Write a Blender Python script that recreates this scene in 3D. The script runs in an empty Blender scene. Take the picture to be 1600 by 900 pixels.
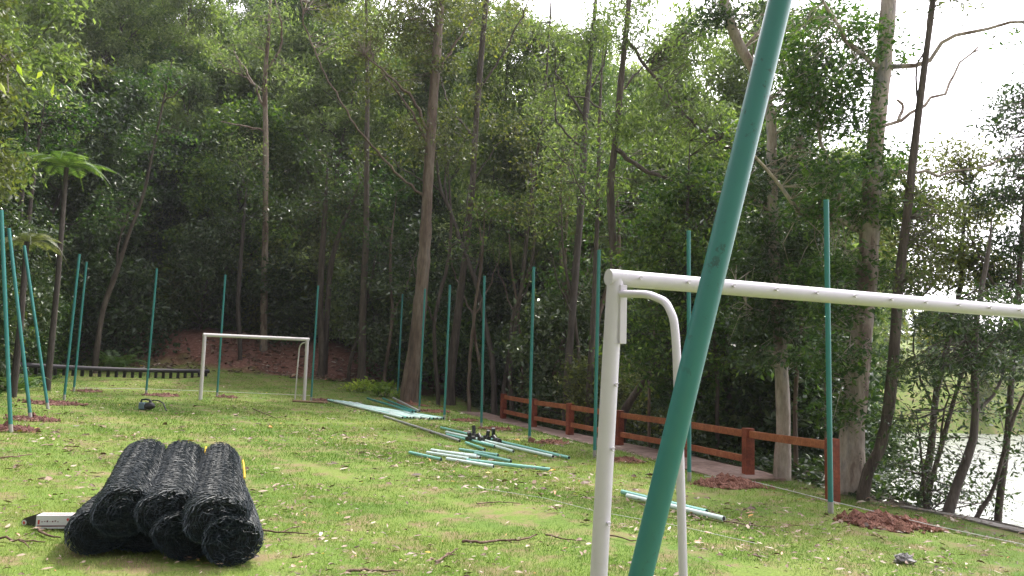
import bpy, math, random
import numpy as np
from mathutils import Vector, Matrix
R = math.radians
rng = np.random.default_rng(7)
random.seed(7)
scn = bpy.context.scene
COL = scn.collection

# ------------------------------------------------------------------ camera
CAMZ, FPX, PITCH, ROLL = 1.6, 1200.0, R(5.62), R(1.7)
_F = np.array([0, math.cos(PITCH), math.sin(PITCH)])
_U0 = np.array([0, -math.sin(PITCH), math.cos(PITCH)])
_R0 = np.array([1.0, 0, 0])
_Rv = _R0*math.cos(ROLL) + _U0*math.sin(ROLL)
_Uv = -_R0*math.sin(ROLL) + _U0*math.cos(ROLL)
cd = bpy.data.cameras.new("camera"); cam = bpy.data.objects.new("camera", cd); COL.objects.link(cam)
cd.sensor_width = 36; cd.lens = 27.0; cd.clip_start = .05; cd.clip_end = 3000
cam.matrix_world = Matrix(((_Rv[0], _Uv[0], -_F[0], 0), (_Rv[1], _Uv[1], -_F[1], 0), (_Rv[2], _Uv[2], -_F[2], CAMZ), (0, 0, 0, 1)))
scn.camera = cam

# ------------------------------------------------------------------ light
SUN_EL, SUN_AZ = R(56), R(28)      # azimuth from +Y towards +X: light comes from beyond the lawn, a little to the right
w = bpy.data.worlds.new("World"); scn.world = w; w.use_nodes = True
nt = w.node_tree; nt.nodes.clear()
out = nt.nodes.new("ShaderNodeOutputWorld"); bg = nt.nodes.new("ShaderNodeBackground")
sky = nt.nodes.new("ShaderNodeTexSky"); sky.sky_type = 'NISHITA'; sky.sun_disc = False
sky.sun_elevation = SUN_EL; sky.sun_rotation = SUN_AZ; sky.air_density = 1.4; sky.dust_density = 4
tc = nt.nodes.new("ShaderNodeTexCoord"); nz = nt.nodes.new("ShaderNodeTexNoise")
nz.inputs['Scale'].default_value = 2.2; nz.inputs['Detail'].default_value = 5
mp = nt.nodes.new("ShaderNodeMapping"); mp.inputs['Scale'].default_value = (1, 1, 2.5)
cr = nt.nodes.new("ShaderNodeValToRGB"); cr.color_ramp.elements[0].position = .3; cr.color_ramp.elements[1].position = .7
cr.color_ramp.elements[0].color = (14.5, 13.8, 15.0, 1); cr.color_ramp.elements[1].color = (21, 20.2, 21, 1)
mx = nt.nodes.new("ShaderNodeMix"); mx.data_type = 'RGBA'; mx.inputs[0].default_value = .88
nt.links.new(tc.outputs['Generated'], mp.inputs['Vector']); nt.links.new(mp.outputs[0], nz.inputs['Vector'])
nt.links.new(nz.outputs['Fac'], cr.inputs[0]); nt.links.new(sky.outputs[0], mx.inputs[6]); nt.links.new(cr.outputs[0], mx.inputs[7])
vd = nt.nodes.new("ShaderNodeVectorMath"); vd.operation = 'DOT_PRODUCT'; nrm = nt.nodes.new("ShaderNodeVectorMath"); nrm.operation = 'NORMALIZE'
nt.links.new(tc.outputs['Generated'], nrm.inputs[0]); nt.links.new(nrm.outputs[0], vd.inputs[0])
vd.inputs[1].default_value = (math.sin(SUN_AZ+.15)*math.cos(R(30)), math.cos(SUN_AZ+.15)*math.cos(R(30)), math.sin(R(30)))
mr = nt.nodes.new("ShaderNodeMapRange"); mr.interpolation_type = 'SMOOTHSTEP'; mr.inputs[1].default_value = .0; mr.inputs[2].default_value = 1.0; mr.inputs[3].default_value = .48; mr.inputs[4].default_value = 3.6
nt.links.new(vd.outputs['Value'], mr.inputs[0]); sm_ = nt.nodes.new("ShaderNodeVectorMath"); sm_.operation = 'SCALE'
nt.links.new(mx.outputs[2], sm_.inputs[0]); nt.links.new(mr.outputs[0], sm_.inputs['Scale']); nt.links.new(sm_.outputs[0], bg.inputs[0]); bg.inputs[1].default_value = 0.066
nt.links.new(bg.outputs[0], out.inputs[0])
sl = bpy.data.lights.new("sun", 'SUN'); sl.energy = 4.6; sl.angle = R(3.5); sl.color = (1, .95, .86)
so = bpy.data.objects.new("sun", sl); COL.objects.link(so); so.location = (20, 40, 60)
sd = Vector((math.sin(SUN_AZ)*math.cos(SUN_EL), math.cos(SUN_AZ)*math.cos(SUN_EL), math.sin(SUN_EL)))
so.rotation_euler = sd.to_track_quat('Z', 'Y').to_euler()
vs = scn.view_settings; vs.view_transform = 'Standard'; vs.look = 'None'; vs.exposure = 0.45; vs.gamma = 1; vs.use_curve_mapping = False
scn.cycles.max_bounces = 7; scn.cycles.diffuse_bounces = 3; scn.cycles.glossy_bounces = 2; scn.cycles.transmission_bounces = 4
scn.cycles.volume_bounces = 0

# ------------------------------------------------------------------ materials
def newmat(name):
    m = bpy.data.materials.new(name); m.use_nodes = True
    t = m.node_tree; p = t.nodes['Principled BSDF']
    return m, t, p
def N(t, k, **kw):
    n = t.nodes.new(k)
    for a, b in kw.items(): setattr(n, a, b)
    return n
def ramp(t, fac, stops):
    r = N(t, "ShaderNodeValToRGB"); e = r.color_ramp.elements
    while len(e) < len(stops): e.new(.5)
    for i, (p, c) in enumerate(stops): e[i].position = p; e[i].color = (*c, 1)
    t.links.new(fac, r.inputs[0]); return r.outputs[0]
def noise(t, scale, detail=4, rough=.55, vec=None, sc=None, coord='Object'):
    n = N(t, "ShaderNodeTexNoise"); n.inputs['Scale'].default_value = scale; n.inputs['Detail'].default_value = detail
    n.inputs['Roughness'].default_value = rough
    c = N(t, "ShaderNodeTexCoord")
    v = c.outputs[coord] if coord in c.outputs else None
    if coord == 'Pos': v = N(t, "ShaderNodeNewGeometry").outputs['Position']
    if sc:
        m = N(t, "ShaderNodeMapping"); m.inputs['Scale'].default_value = sc; t.links.new(v, m.inputs[0]); v = m.outputs[0]
    t.links.new(v, n.inputs['Vector']); return n.outputs['Fac']
def mixc(t, fac, a, b, mode='MIX'):
    m = N(t, "ShaderNodeMix", data_type='RGBA', blend_type=mode)
    for i, x in ((0, fac), (6, a), (7, b)):
        if isinstance(x, (int, float)): m.inputs[i].default_value = x
        elif isinstance(x, tuple): m.inputs[i].default_value = (*x, 1)
        else: t.links.new(x, m.inputs[i])
    return m.outputs[2]
def bump(t, p, h, strength, dist):
    b = N(t, "ShaderNodeBump"); b.inputs['Strength'].default_value = strength; b.inputs['Distance'].default_value = dist
    t.links.new(h, b.inputs['Height']); t.links.new(b.outputs[0], p.inputs['Normal'])

def leafmat(name, c0, c1, c2, rough=.42, trans=.35, spec=.5):
    m, t, p = newmat(name)
    a = N(t, "ShaderNodeAttribute", attribute_name='rnd')
    col = ramp(t, a.outputs['Fac'], [(0, c0), (.5, c1), (.93, c2), (1, tuple(min(1, 1.5*x) for x in c2))])
    oi = N(t, "ShaderNodeObjectInfo"); hs = N(t, "ShaderNodeHueSaturation")
    mr = N(t, "ShaderNodeMapRange"); mr.inputs[3].default_value = .75; mr.inputs[4].default_value = 1.25
    t.links.new(oi.outputs['Random'], mr.inputs[0]); t.links.new(mr.outputs[0], hs.inputs['Value'])
    mr2 = N(t, "ShaderNodeMapRange"); mr2.inputs[3].default_value = .52; mr2.inputs[4].default_value = .485
    t.links.new(oi.outputs['Random'], mr2.inputs[0]); t.links.new(mr2.outputs[0], hs.inputs['Hue'])
    t.links.new(col, hs.inputs['Color']); t.links.new(hs.outputs[0], p.inputs['Base Color'])
    p.inputs['Roughness'].default_value = rough; p.inputs['Specular IOR Level'].default_value = spec
    tr = N(t, "ShaderNodeBsdfTranslucent"); ms = N(t, "ShaderNodeMixShader"); ms.inputs[0].default_value = trans
    tcx = mixc(t, 1.0, hs.outputs[0], (1.25, 1.35, .55), 'MULTIPLY'); t.links.new(tcx, tr.inputs[0])
    t.links.new(p.outputs[0], ms.inputs[1]); t.links.new(tr.outputs[0], ms.inputs[2])
    t.links.new(ms.outputs[0], t.nodes['Material Output'].inputs[0]); return m
L_EUC = leafmat('leaf_eucalyptus', (.06, .10, .034), (.095, .15, .05), (.17, .23, .085), trans=.5)
L_PALE = leafmat('leaf_pale', (.10, .15, .06), (.155, .215, .085), (.26, .32, .15), trans=.52)
L_DARK = leafmat('leaf_dark', (.018, .040, .014), (.028, .060, .019), (.065, .105, .032), .36)
L_MID = leafmat('leaf_mid', (.028, .07, .016), (.05, .11, .022), (.12, .19, .04), trans=.45)
L_OLIVE = leafmat('leaf_olive', (.06, .075, .03), (.09, .115, .04), (.16, .18, .05), trans=.45)
L_YEL = leafmat('leaf_yellow_green', (.14, .22, .03), (.22, .33, .045), (.35, .43, .07), trans=.45)
L_FERN = leafmat('leaf_fern', (.05, .10, .025), (.09, .16, .035), (.14, .21, .06))
L_FERN_SUNLIT = leafmat('leaf_fern_sunlit', (.06, .12, .035), (.10, .17, .05), (.16, .23, .08), trans=.4)  # fern green made lighter, sunlight on the fan put into the leaf colour
L_FERNG = leafmat('leaf_fern_grey', (.09, .11, .06), (.13, .15, .08), (.20, .21, .12))

def barkmat(name, stops, scale, sc, bstr=.5, rough=.85):
    m, t, p = newmat(name)
    f = noise(t, scale, 6, .62, sc=sc, coord='Pos'); p.inputs['Roughness'].default_value = rough
    f2 = noise(t, scale*6, 4, .6, sc=sc, coord='Pos')
    c = ramp(t, f, stops); g = ramp(t, f2, [(.3, (.62, .62, .62)), (.7, (1.15, 1.15, 1.15))])
    t.links.new(mixc(t, 1.0, c, g, 'MULTIPLY'), p.inputs['Base Color'])
    bump(t, p, f2, bstr, .03); return m
B_EUC = barkmat('bark_smooth_patchy', [(.34, (.07, .042, .03)), (.44, (.13, .085, .06)), (.48, (.22, .17, .125)), (.6, (.27, .22, .17)), (.66, (.15, .135, .135)), (.8, (.18, .165, .165))], 1.5, (2.0, 2.0, .6))
B_T1 = barkmat('bark_red_brown_tan', [(.3, (.06, .042, .030)), (.45, (.12, .082, .058)), (.6, (.20, .155, .115)), (.75, (.15, .13, .115))], 1.6, (2.0, 2.0, .4))
B_PALE = barkmat('bark_pale_patchy', [(.34, (.16, .11, .085)), (.42, (.26, .20, .165)), (.46, (.40, .335, .28)), (.6, (.45, .39, .35)), (.66, (.27, .255, .27)), (.8, (.32, .30, .315))], 1.4, (2.0, 2.0, .6))
B_GREY = barkmat('bark_grey', [(.3, (.05, .038, .032)), (.55, (.10, .082, .070)), (.75, (.165, .14, .122))], 3.0, (2.2, 2.2, .4))
B_BRN = barkmat('bark_brown', [(.3, (.045, .034, .026)), (.55, (.105, .082, .064)), (.75, (.19, .16, .13))], 3.5, (2.4, 2.4, .35), .8)
B_DARK = barkmat('bark_dark', [(.3, (.03, .025, .02)), (.6, (.075, .06, .05)), (.8, (.13, .11, .095))], 4, (2, 2, .4), .8)

def paint(name, col, rough=.35, dirt=.15, dcol=(.2, .17, .13), sc=9, spec=.5):
    m, t, p = newmat(name)
    f = noise(t, sc, 6, .65); g = noise(t, sc*5, 3, .5)
    c = mixc(t, f, tuple(x*.88 for x in col), tuple(min(1, x*1.08) for x in col))
    k = ramp(t, g, [(.66, (0, 0, 0)), (.74, (1, 1, 1))])
    mm = N(t, "ShaderNodeMath", operation='MULTIPLY'); t.links.new(k, mm.inputs[0]); mm.inputs[1].default_value = dirt*3
    t.links.new(mixc(t, mm.outputs[0], c, dcol), p.inputs['Base Color'])
    p.inputs['Roughness'].default_value = rough; p.inputs['Specular IOR Level'].default_value = spec
    bump(t, p, g, .06, .002); return m
M_TEAL = paint('paint_turquoise', (.03, .195, .182), .36, .14, (.03, .06, .05), 14)
M_TEALD = paint('paint_turquoise_weathered', (.05, .29, .25), .42, .2, (.1, .1, .08), 10)
M_PIPE = paint('pipe_turquoise_gloss', (.22, .50, .43), .22, .12, (.1, .15, .12), 6, .8)
M_PIPEGLARE = paint('pipe_painted_glare', (.62, .76, .73), .25, .1, (.1, .15, .12), 6, .8)  # whitened copy of the turquoise pipe, sky glare put into the colour
M_GREYP = paint('pipe_galvanised', (.33, .34, .33), .38, .2, (.15, .14, .13), 7)
M_GALV = paint('concrete_grey_foot', (.34, .33, .31), .8, .3, (.2, .12, .08), 20)
M_WHITE = paint('paint_white', (.55, .525, .575), .33, .05, (.42, .40, .36), 5)
M_WHITEO = paint('paint_white_old', (.58, .55, .55), .5, .1, (.35, .3, .25), 5)
M_HOLE = paint('pipe_inside', (.02, .02, .02), .8, 0)
M_RUST = paint('plank_brown', (.22, .14, .08), .8, .2, (.1, .06, .03), 9)
M_RED = barkmat('timber_red_stain', [(.3, (.14, .030, .016)), (.55, (.27, .060, .028)), (.75, (.36, .10, .05))], 3, (1.5, 1.5, 1.5), .25, .55)
M_ORNG = barkmat('timber_orange_stain', [(.3, (.28, .08, .035)), (.55, (.42, .14, .06)), (.75, (.54, .22, .11))], 3, (1.5, 1.5, 1.5), .25, .55)
M_BLACK = paint('black_plastic', (.018, .018, .020), .45, .1, (.05, .045, .04), 12)
M_PURP = paint('rail_dark', (.03, .026, .036), .65, .2, (.12, .1, .1), 6)
M_BLUEG = paint('tool_blue_grey', (.12, .19, .23), .5, .2, (.05, .05, .05), 12)
M_WIRE = paint('pvc_wire_black_green', (.012, .022, .029), .45, .05, (.05, .06, .055), 30, .3)
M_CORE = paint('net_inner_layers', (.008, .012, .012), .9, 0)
M_YEL = paint('yellow_band', (.65, .42, .02), .45, .1, (.2, .15, .05), 12)
M_STRING = paint('string_white', (.62, .62, .60), .8, .1)
M_CARD = paint('carton_white', (.60, .60, .65), .55, .1, (.45, .4, .38), 12)
M_CARDIN = paint('carton_inside_dark', (.035, .03, .028), .7, .1)
M_INKR = paint('ink_red', (.50, .04, .04), .5, 0)
M_INKP = paint('ink_plum', (.12, .03, .06), .5, 0)
M_INKO = paint('ink_pale_orange', (.62, .50, .46), .5, 0)
M_ROCK = barkmat('rock_grey', [(.35, (.12, .11, .11)), (.5, (.32, .31, .31)), (.65, (.5, .49, .5))], 9, (1, 1, 1), .8, .7)
M_SOIL = barkmat('soil_red', [(.3, (.14, .055, .036)), (.5, (.25, .11, .075)), (.7, (.36, .19, .135))], 10, (1, 1, 1), 1, .95)
M_SOILP = barkmat('soil_dry', [(.3, (.12, .05, .04)), (.5, (.22, .10, .08)), (.7, (.32, .17, .14))], 12, (1, 1, 1), 1, .95)
M_CONC = barkmat('concrete_path', [(.3, (.20, .13, .105)), (.5, (.31, .215, .18)), (.7, (.38, .285, .245))], 1.6, (1, 1, 1), .3, .9)
M_KERB = barkmat('concrete_kerb', [(.3, (.09, .08, .065)), (.5, (.17, .155, .13)), (.7, (.25, .235, .21))], 2.5, (1, 1, 1), .4, .9)
M_TWIG = barkmat('twig_brown', [(.3, (.07, .04, .025)), (.55, (.16, .10, .07)), (.75, (.28, .20, .15))], 9, (1, 1, 1), .4, .9)

# ------------------------------------------------------------------ mesh helpers
class MB:
    def __init__(s): s.v = []; s.n = 0; s.f = []; s.r = []; s.mi = []
    def add(s, V, Fc, rnd=None, mi=0):
        V = np.asarray(V, float).reshape(-1, 3); Fc = np.asarray(Fc, int)
        s.f.append(Fc + s.n); s.v.append(V); s.n += len(V)
        s.r.append(np.full(len(Fc), .5) if rnd is None else np.asarray(rnd)); s.mi.append(np.full(len(Fc), mi))
    def box(s, a, b, M=None, mi=0):
        x0, y0, z0 = a; x1, y1, z1 = b
        V = np.array([(x0,y0,z0),(x1,y0,z0),(x1,y1,z0),(x0,y1,z0),(x0,y0,z1),(x1,y0,z1),(x1,y1,z1),(x0,y1,z1)], float)
        if M is not None: V = V @ np.array(M.to_3x3()).T + np.array(M.translation)
        s.add(V, [(0,3,2,1),(4,5,6,7),(0,1,5,4),(1,2,6,5),(2,3,7,6),(3,0,4,7)], mi=mi)
    def tube(s, P, rad, k=8, cap=True, mi=0, rnd=None, squash=None):
        P = np.asarray(P, float); n = len(P); rad = np.broadcast_to(np.asarray(rad, float), (n,))
        T = np.gradient(P, axis=0); T /= np.linalg.norm(T, axis=1)[:, None]+1e-9
        ref = np.array([0, 0, 1.]) if abs(T[0][2]) < .9 else np.array([0, 1., 0])
        u = np.cross(T[0], ref); u /= np.linalg.norm(u); rings = []
        ang = np.arange(k)*2*np.pi/k
        for i in range(n):
            u = u - T[i]*np.dot(u, T[i]); u /= np.linalg.norm(u)+1e-9; vv = np.cross(T[i], u)
            rings.append(P[i] + rad[i]*(np.cos(ang)[:, None]*u + np.sin(ang)[:, None]*vv))
        V = np.concatenate(rings); a = np.arange(k); b = (a+1) % k
        Fq = np.concatenate([np.stack([i*k+a, i*k+b, (i+1)*k+b, (i+1)*k+a], 1) for i in range(n-1)])
        s.add(V, Fq, None if rnd is None else np.full(len(Fq), rnd), mi)
        if cap and k > 3:
            for ring, flip in ((rings[0], True), (rings[-1], False)):
                c = ring.mean(0); VV = np.vstack([ring, c]); ff = [(j, (j+1) % k, k) if not flip else ((j+1) % k, j, k) for j in range(k)]
                s.add(VV, ff, mi=mi)
    def build(s, name, mats, parent=None, smooth=True, bevel=0):
        me = bpy.data.meshes.new(name)
        V = np.concatenate(s.v); nf = sum(len(f) for f in s.f)
        loops = np.concatenate([f.ravel() for f in s.f]); tot = np.concatenate([np.full(len(f), f.shape[1]) for f in s.f])
        start = np.concatenate([[0], np.cumsum(tot)[:-1]])
        me.vertices.add(len(V)); me.vertices.foreach_set('co', V.ravel().astype(np.float32))
        me.loops.add(len(loops)); me.loops.foreach_set('vertex_index', loops.astype(np.int32))
        me.polygons.add(nf); me.polygons.foreach_set('loop_start', start.astype(np.int32)); me.polygons.foreach_set('loop_total', tot.astype(np.int32))
        me.update(calc_edges=True)
        at = me.attributes.new('rnd', 'FLOAT', 'FACE'); at.data.foreach_set('value', np.concatenate(s.r).astype(np.float32))
        if not isinstance(mats, (list, tuple)): mats = [mats]
        for m in mats: me.materials.append(m)
        me.polygons.foreach_set('material_index', np.concatenate(s.mi).astype(np.int32))
        me.polygons.foreach_set('use_smooth', np.full(nf, smooth))
        o = bpy.data.objects.new(name, me); COL.objects.link(o)
        if parent is not None: o.parent = parent
        if bevel:
            b = o.modifiers.new('bevel', 'BEVEL'); b.width = bevel; b.segments = 2; b.limit_method = 'ANGLE'
        return o
def thing(name, label, cat, loc=(0,0,0), rz=0, group=None):
    o = bpy.data.objects.new(name, None); COL.objects.link(o); o.location = loc; o.rotation_euler.z = rz
    o.empty_display_size = .2
    return tag(o, label, cat, group)
def tag(o, label, cat, group=None, kind=None):
    if label: o['label'] = label
    if cat: o['category'] = cat
    if group: o['group'] = group
    if kind: o['kind'] = kind
    return o
def copy_tree(o, parent=None):
    c = o.copy(); COL.objects.link(c); c.parent = parent
    for ch in [x for x in KIDS.get(o.name, o.children)]: copy_tree(ch, c)
    return c
KIDS = {}
def rebase(o, loc):
    """move origin of mesh object o to loc (mesh in world coords)"""
    o.data.transform(Matrix.Translation(-Vector(loc))); o.location = loc

# ------------------------------------------------------------------ terrain
def sst(a, b, x):
    t = np.clip((x-a)/(b-a), 0, 1); return t*t*(3-2*t)
def pos(x, k=1.0): return .5*(x+np.sqrt(x*x+k*k))-0.5*k*0
EY = [-20, 2, 7, 9.8, 11, 12.3, 14.8, 20, 26, 28, 40, 80]; EX = [16, 10, 8, 6.6, 6.2, 5.4, 4.95, 2.75, .1, -1.2, -5, -10]
LY = [-20, 2, 10, 12.5, 15, 18, 21, 24, 30, 60]; LX = [-9, -8.6, -8.8, -9.2, -10.6, -12.1, -13.4, -14.6, -17, -22]
def xE(y): return np.interp(y, EY, EX)
def xL(y): return np.interp(y, LY, LX)
def vn(x, y, s, k):      # cheap smooth value noise from sines
    return (np.sin(x*s+1.3*k)*np.cos(y*s*1.1+.7*k)+np.sin((x*.8+y*.6)*s*1.7+2.1*k)*.5+np.cos((x*.5-y*.9)*s*2.9+k)*.25)/1.75
LAKEZ = -3.2
def h(x, y):
    x = np.asarray(x, float); y = np.asarray(y, float)
    z = .031*np.clip(pos(-x, .8), 0, 14) + .075*pos(y-25.5, 1.5)*(1-sst(31, 40, y))*sst(2, -3, x)
    z += .45*sst(31, 40, y)*sst(2, -3, x)
    s = x - xE(y)
    z += -.35*sst(-3.0, -1.3, s)
    out_ = sst(.6, 7, s)
    z += -1.5*out_*(1-sst(60, 80, y))
    # lake basin
    b = sst(-.5, 3.5, (x-1.0-.42*y)) * sst(.4, 3.2, s) * (1-sst(58, 68, y - .1*x))
    z = z*(1-b) + (-5.2)*b
    # far shore hills
    fs = sst(60, 150, y - .1*x)*sst(.0, 40, x-.2*y+12)
    z += 8*fs + 2*sst(60, 72, y-.1*x)*sst(0, 10, x-.38*y-2)
    # bank and forest hill beyond the goal
    z += 1.1*sst(30.5, 34.5, y+.6*vn(x, y, .5, 2))*sst(0, -5, x)
    m = sst(16, -24, x-.12*(y-34))
    hill = .52*pos(y-35, 3)*m; hill = 30*(1-np.exp(-hill/30))*1.15
    z += hill*(1-fs)
    # left bank
    l = xL(y) - x
    lb = 1.5*sst(0, 2.6, l) + .42*pos(l-2.5, 1)*(l > -3)
    z += 22*(1-np.exp(-lb/22))*sst(-3, .2, l)*(1-.75*sst(34, 60, y))
    rough = 1-(sst(-.5, .8, l)*0 + (s < -.2)*(l < 0)*(y < 30.5))
    z += (.02*vn(x, y, .9, 3)+.012*vn(x, y, 2.3, 5)) + rough*.12*vn(x, y, 1.1, 1)*(1-b)*sst(0, 1, np.maximum(np.maximum(s, l), y-30.5))
    return z
def H(x, y): return float(h(x, y))
def ray(px, py):
    return _F + _Rv*(px-800)/FPX + _Uv*(450-py)/FPX
def at(px, py, D):
    d = ray(px, py); return np.array([0, 0, CAMZ]) + d*(D/d[1])
def gnd(px, py):
    d = ray(px, py); d = d/d[1]; D = 1.2; prev = D
    while D < 120:
        p = d*D
        if p[2]+CAMZ < H(p[0], p[1]):
            a, b = prev, D
            for _ in range(24):
                m = (a+b)/2; p = d*m
                if p[2]+CAMZ < H(p[0], p[1]): b = m
                else: a = m
            p = d*b; return np.array([p[0], p[1], H(p[0], p[1])])
        prev = D; D += max(.05, D*.01)
    return None
def onz(x, y, dz=0): return np.array([x, y, H(x, y)+dz])

def axis(lo, hi, dl, dh, step, grow=1.07):
    c = list(np.arange(dl, dh, step)); a = []; s = step; v = c[-1]
    while v < hi: s *= grow; v += s; a.append(v)
    bneg = []; s = step; v = c[0]
    while v > lo: s *= grow; v -= s; bneg.append(v)
    return np.array(bneg[::-1]+c+a)
gx = axis(-260, 420, -16, 12, .13); gy = axis(-60, 620, 2.5, 36, .14)
X, Y = np.meshgrid(gx, gy); Z = h(X, Y)
nx, ny = len(gx), len(gy); idx = np.arange(nx*ny).reshape(ny, nx)
Fg = np.stack([idx[:-1, :-1], idx[:-1, 1:], idx[1:, 1:], idx[1:, :-1]], -1).reshape(-1, 4)
g = MB(); g.add(np.stack([X, Y, Z], -1).reshape(-1, 3), Fg)
def lawnmask(x, y):
    n = .5*vn(x, y, 1.9, 4)+.28*vn(x, y, 5.3, 8)
    s = x-xE(y)+.3*n; l = xL(y)-x+.7*n
    far = y-30.6+.9*n - .6*sst(-9, -13, x)
    lm = (1-sst(-.3, .35, s))*(1-sst(-.3, .5, l))*(1-sst(-.4, .5, far))
    shore = sst(56, 59, y-.1*x)*sst(-5, 5, x-.3*y)
    return np.maximum(lm, shore)
def soilmask(x, y):
    n = vn(x, y, 1.3, 9)*.8+.4*vn(x, y, 4.1, 3)
    return sst(29.8, 31, y+.5*n)*(1-sst(33.6, 34.8, y+n))*sst(-1.5, -5, x+n)*sst(-18.5, -15.5, x+n)
def hump(x, y): return 0
go = None
m, t, p = newmat('lawn_and_forest_floor')
lm = N(t, "ShaderNodeAttribute", attribute_name='lawn').outputs['Fac']; sm = N(t, "ShaderNodeAttribute", attribute_name='soil').outputs['Fac']
n1 = noise(t, .55, 5, .6, coord='Pos'); n2 = noise(t, 9, 6, .7, coord='Pos'); n3 = noise(t, 55, 4, .7, coord='Pos'); n4 = noise(t, 2.6, 5, .65, coord='Pos')
gcol = ramp(t, n1, [(.3, (.08, .15, .026)), (.5, (.13, .195, .038)), (.7, (.195, .23, .065))])
gcol = mixc(t, 1.0, gcol, ramp(t, n3, [(.3, (.55, .58, .5)), (.7, (1.35, 1.3, 1.3))]), 'MULTIPLY')
gcol = mixc(t, ramp(t, n4, [(.48, (0, 0, 0)), (.64, (.85, .85, .85))]), gcol, (.21, .155, .09))
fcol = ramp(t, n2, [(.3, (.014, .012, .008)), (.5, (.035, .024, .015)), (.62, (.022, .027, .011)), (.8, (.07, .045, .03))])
scol = ramp(t, n2, [(.3, (.10, .045, .032)), (.48, (.18, .085, .062)), (.62, (.25, .135, .105)), (.75, (.36, .27, .22))])
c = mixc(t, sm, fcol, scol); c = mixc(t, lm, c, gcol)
t.links.new(c, p.inputs['Base Color']); p.inputs['Roughness'].default_value = .95; p.inputs['Specular IOR Level'].default_value = .2
bump(t, p, n3, .6, .02)
M_GROUND = m
ground = g.build('ground', M_GROUND); tag(ground, None, None, kind='structure')
for nm, fn in (('lawn', lawnmask), ('soil', soilmask)):
    a = ground.data.attributes.new(nm, 'FLOAT', 'POINT'); a.data.foreach_set('value', fn(X, Y).ravel().astype(np.float32))

# lake
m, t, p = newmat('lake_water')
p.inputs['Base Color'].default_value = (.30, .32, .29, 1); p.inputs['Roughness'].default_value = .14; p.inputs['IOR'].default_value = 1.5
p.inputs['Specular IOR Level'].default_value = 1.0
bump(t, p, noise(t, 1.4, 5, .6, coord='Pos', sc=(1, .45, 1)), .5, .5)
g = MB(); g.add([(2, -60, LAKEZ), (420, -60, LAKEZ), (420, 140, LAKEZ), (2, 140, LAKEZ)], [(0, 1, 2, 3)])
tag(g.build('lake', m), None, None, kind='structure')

# path beside the fence and the kerb at the right
def strip(name, pts_l, pts_r, dz, th, mat):
    g = MB(); n = len(pts_l); V = []
    for (a, b) in zip(pts_l, pts_r):
        za = H(*a)+dz; zb = H(*b)+dz
        V += [(a[0], a[1], za), (b[0], b[1], zb), (a[0], a[1], za-th), (b[0], b[1], zb-th)]
    Fc = []
    for i in range(n-1):
        a = 4*i; b = a+4
        Fc += [(a, a+1, b+1, b), (a, b, b+2, a+2), (a+1, a+3, b+3, b+1)]
    Fc += [(0, 2, 3, 1), (4*n-4, 4*n-3, 4*n-1, 4*n-2)]
    g.add(V, Fc); o = g.build(name, mat, smooth=False); tag(o, None, None, kind='structure'); return o
ys = np.arange(14.0, 27.6, .4)
def edge_off(y, d):
    dx = (xE(y+.2)-xE(y-.2))/.4; n = math.hypot(1, dx); return (float(xE(y))-d/n, float(y)+d*dx/n)
strip('path', [edge_off(y, 1.4) for y in ys], [edge_off(y, .1) for y in ys], .05, .16, M_CONC)
ys = np.linspace(11.6, 5, 16)
strip('kerb', [edge_off(y, .0) for y in ys], [edge_off(y, -.2) for y in ys], .025, .3, M_KERB)

# ------------------------------------------------------------------ foliage generators
def unit(v): return v/(np.linalg.norm(v, axis=-1, keepdims=True)+1e-9)
def add_leaves(g, C, L, asp=.4, droop=.0, flat=.0, rs=None, jitter=.35):
    rs = rs or rng; n = len(C)
    d = rs.normal(size=(n, 3)); d[:, 2] = d[:, 2]*(1-flat) - droop*1.6; d = unit(d)
    s = rs.normal(size=(n, 3)); s[:, 2] *= (1-flat*.7); s = unit(np.cross(d, np.cross(s, d)))
    Ls = (L*(1+jitter*rs.normal(size=n)).clip(.45, 1.8))[:, None]; W = Ls*asp*.5
    nn = np.cross(d, s)
    V = np.stack([C, C+d*Ls*.42+s*W+nn*W*.3, C+d*Ls, C+d*Ls*.42-s*W+nn*W*.3], 1).reshape(-1, 3)
    F_ = np.arange(4*n).reshape(-1, 4)
    g.add(V, F_, rs.random(n))
def bend(p0, d, ln, n, wob, lift, rs):
    P = [np.array(p0, float)]; d = unit(np.array(d, float))
    for i in range(n):
        d = unit(d + wob*rs.normal(size=3) + np.array([0, 0, lift])); P.append(P[-1] + d*ln/n)
    return np.array(P)
def perp(d, rs, spread):
    r = rs.normal(size=3); r -= d*np.dot(r, d); return unit(d*math.cos(spread)+unit(r)*math.sin(spread))
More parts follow.
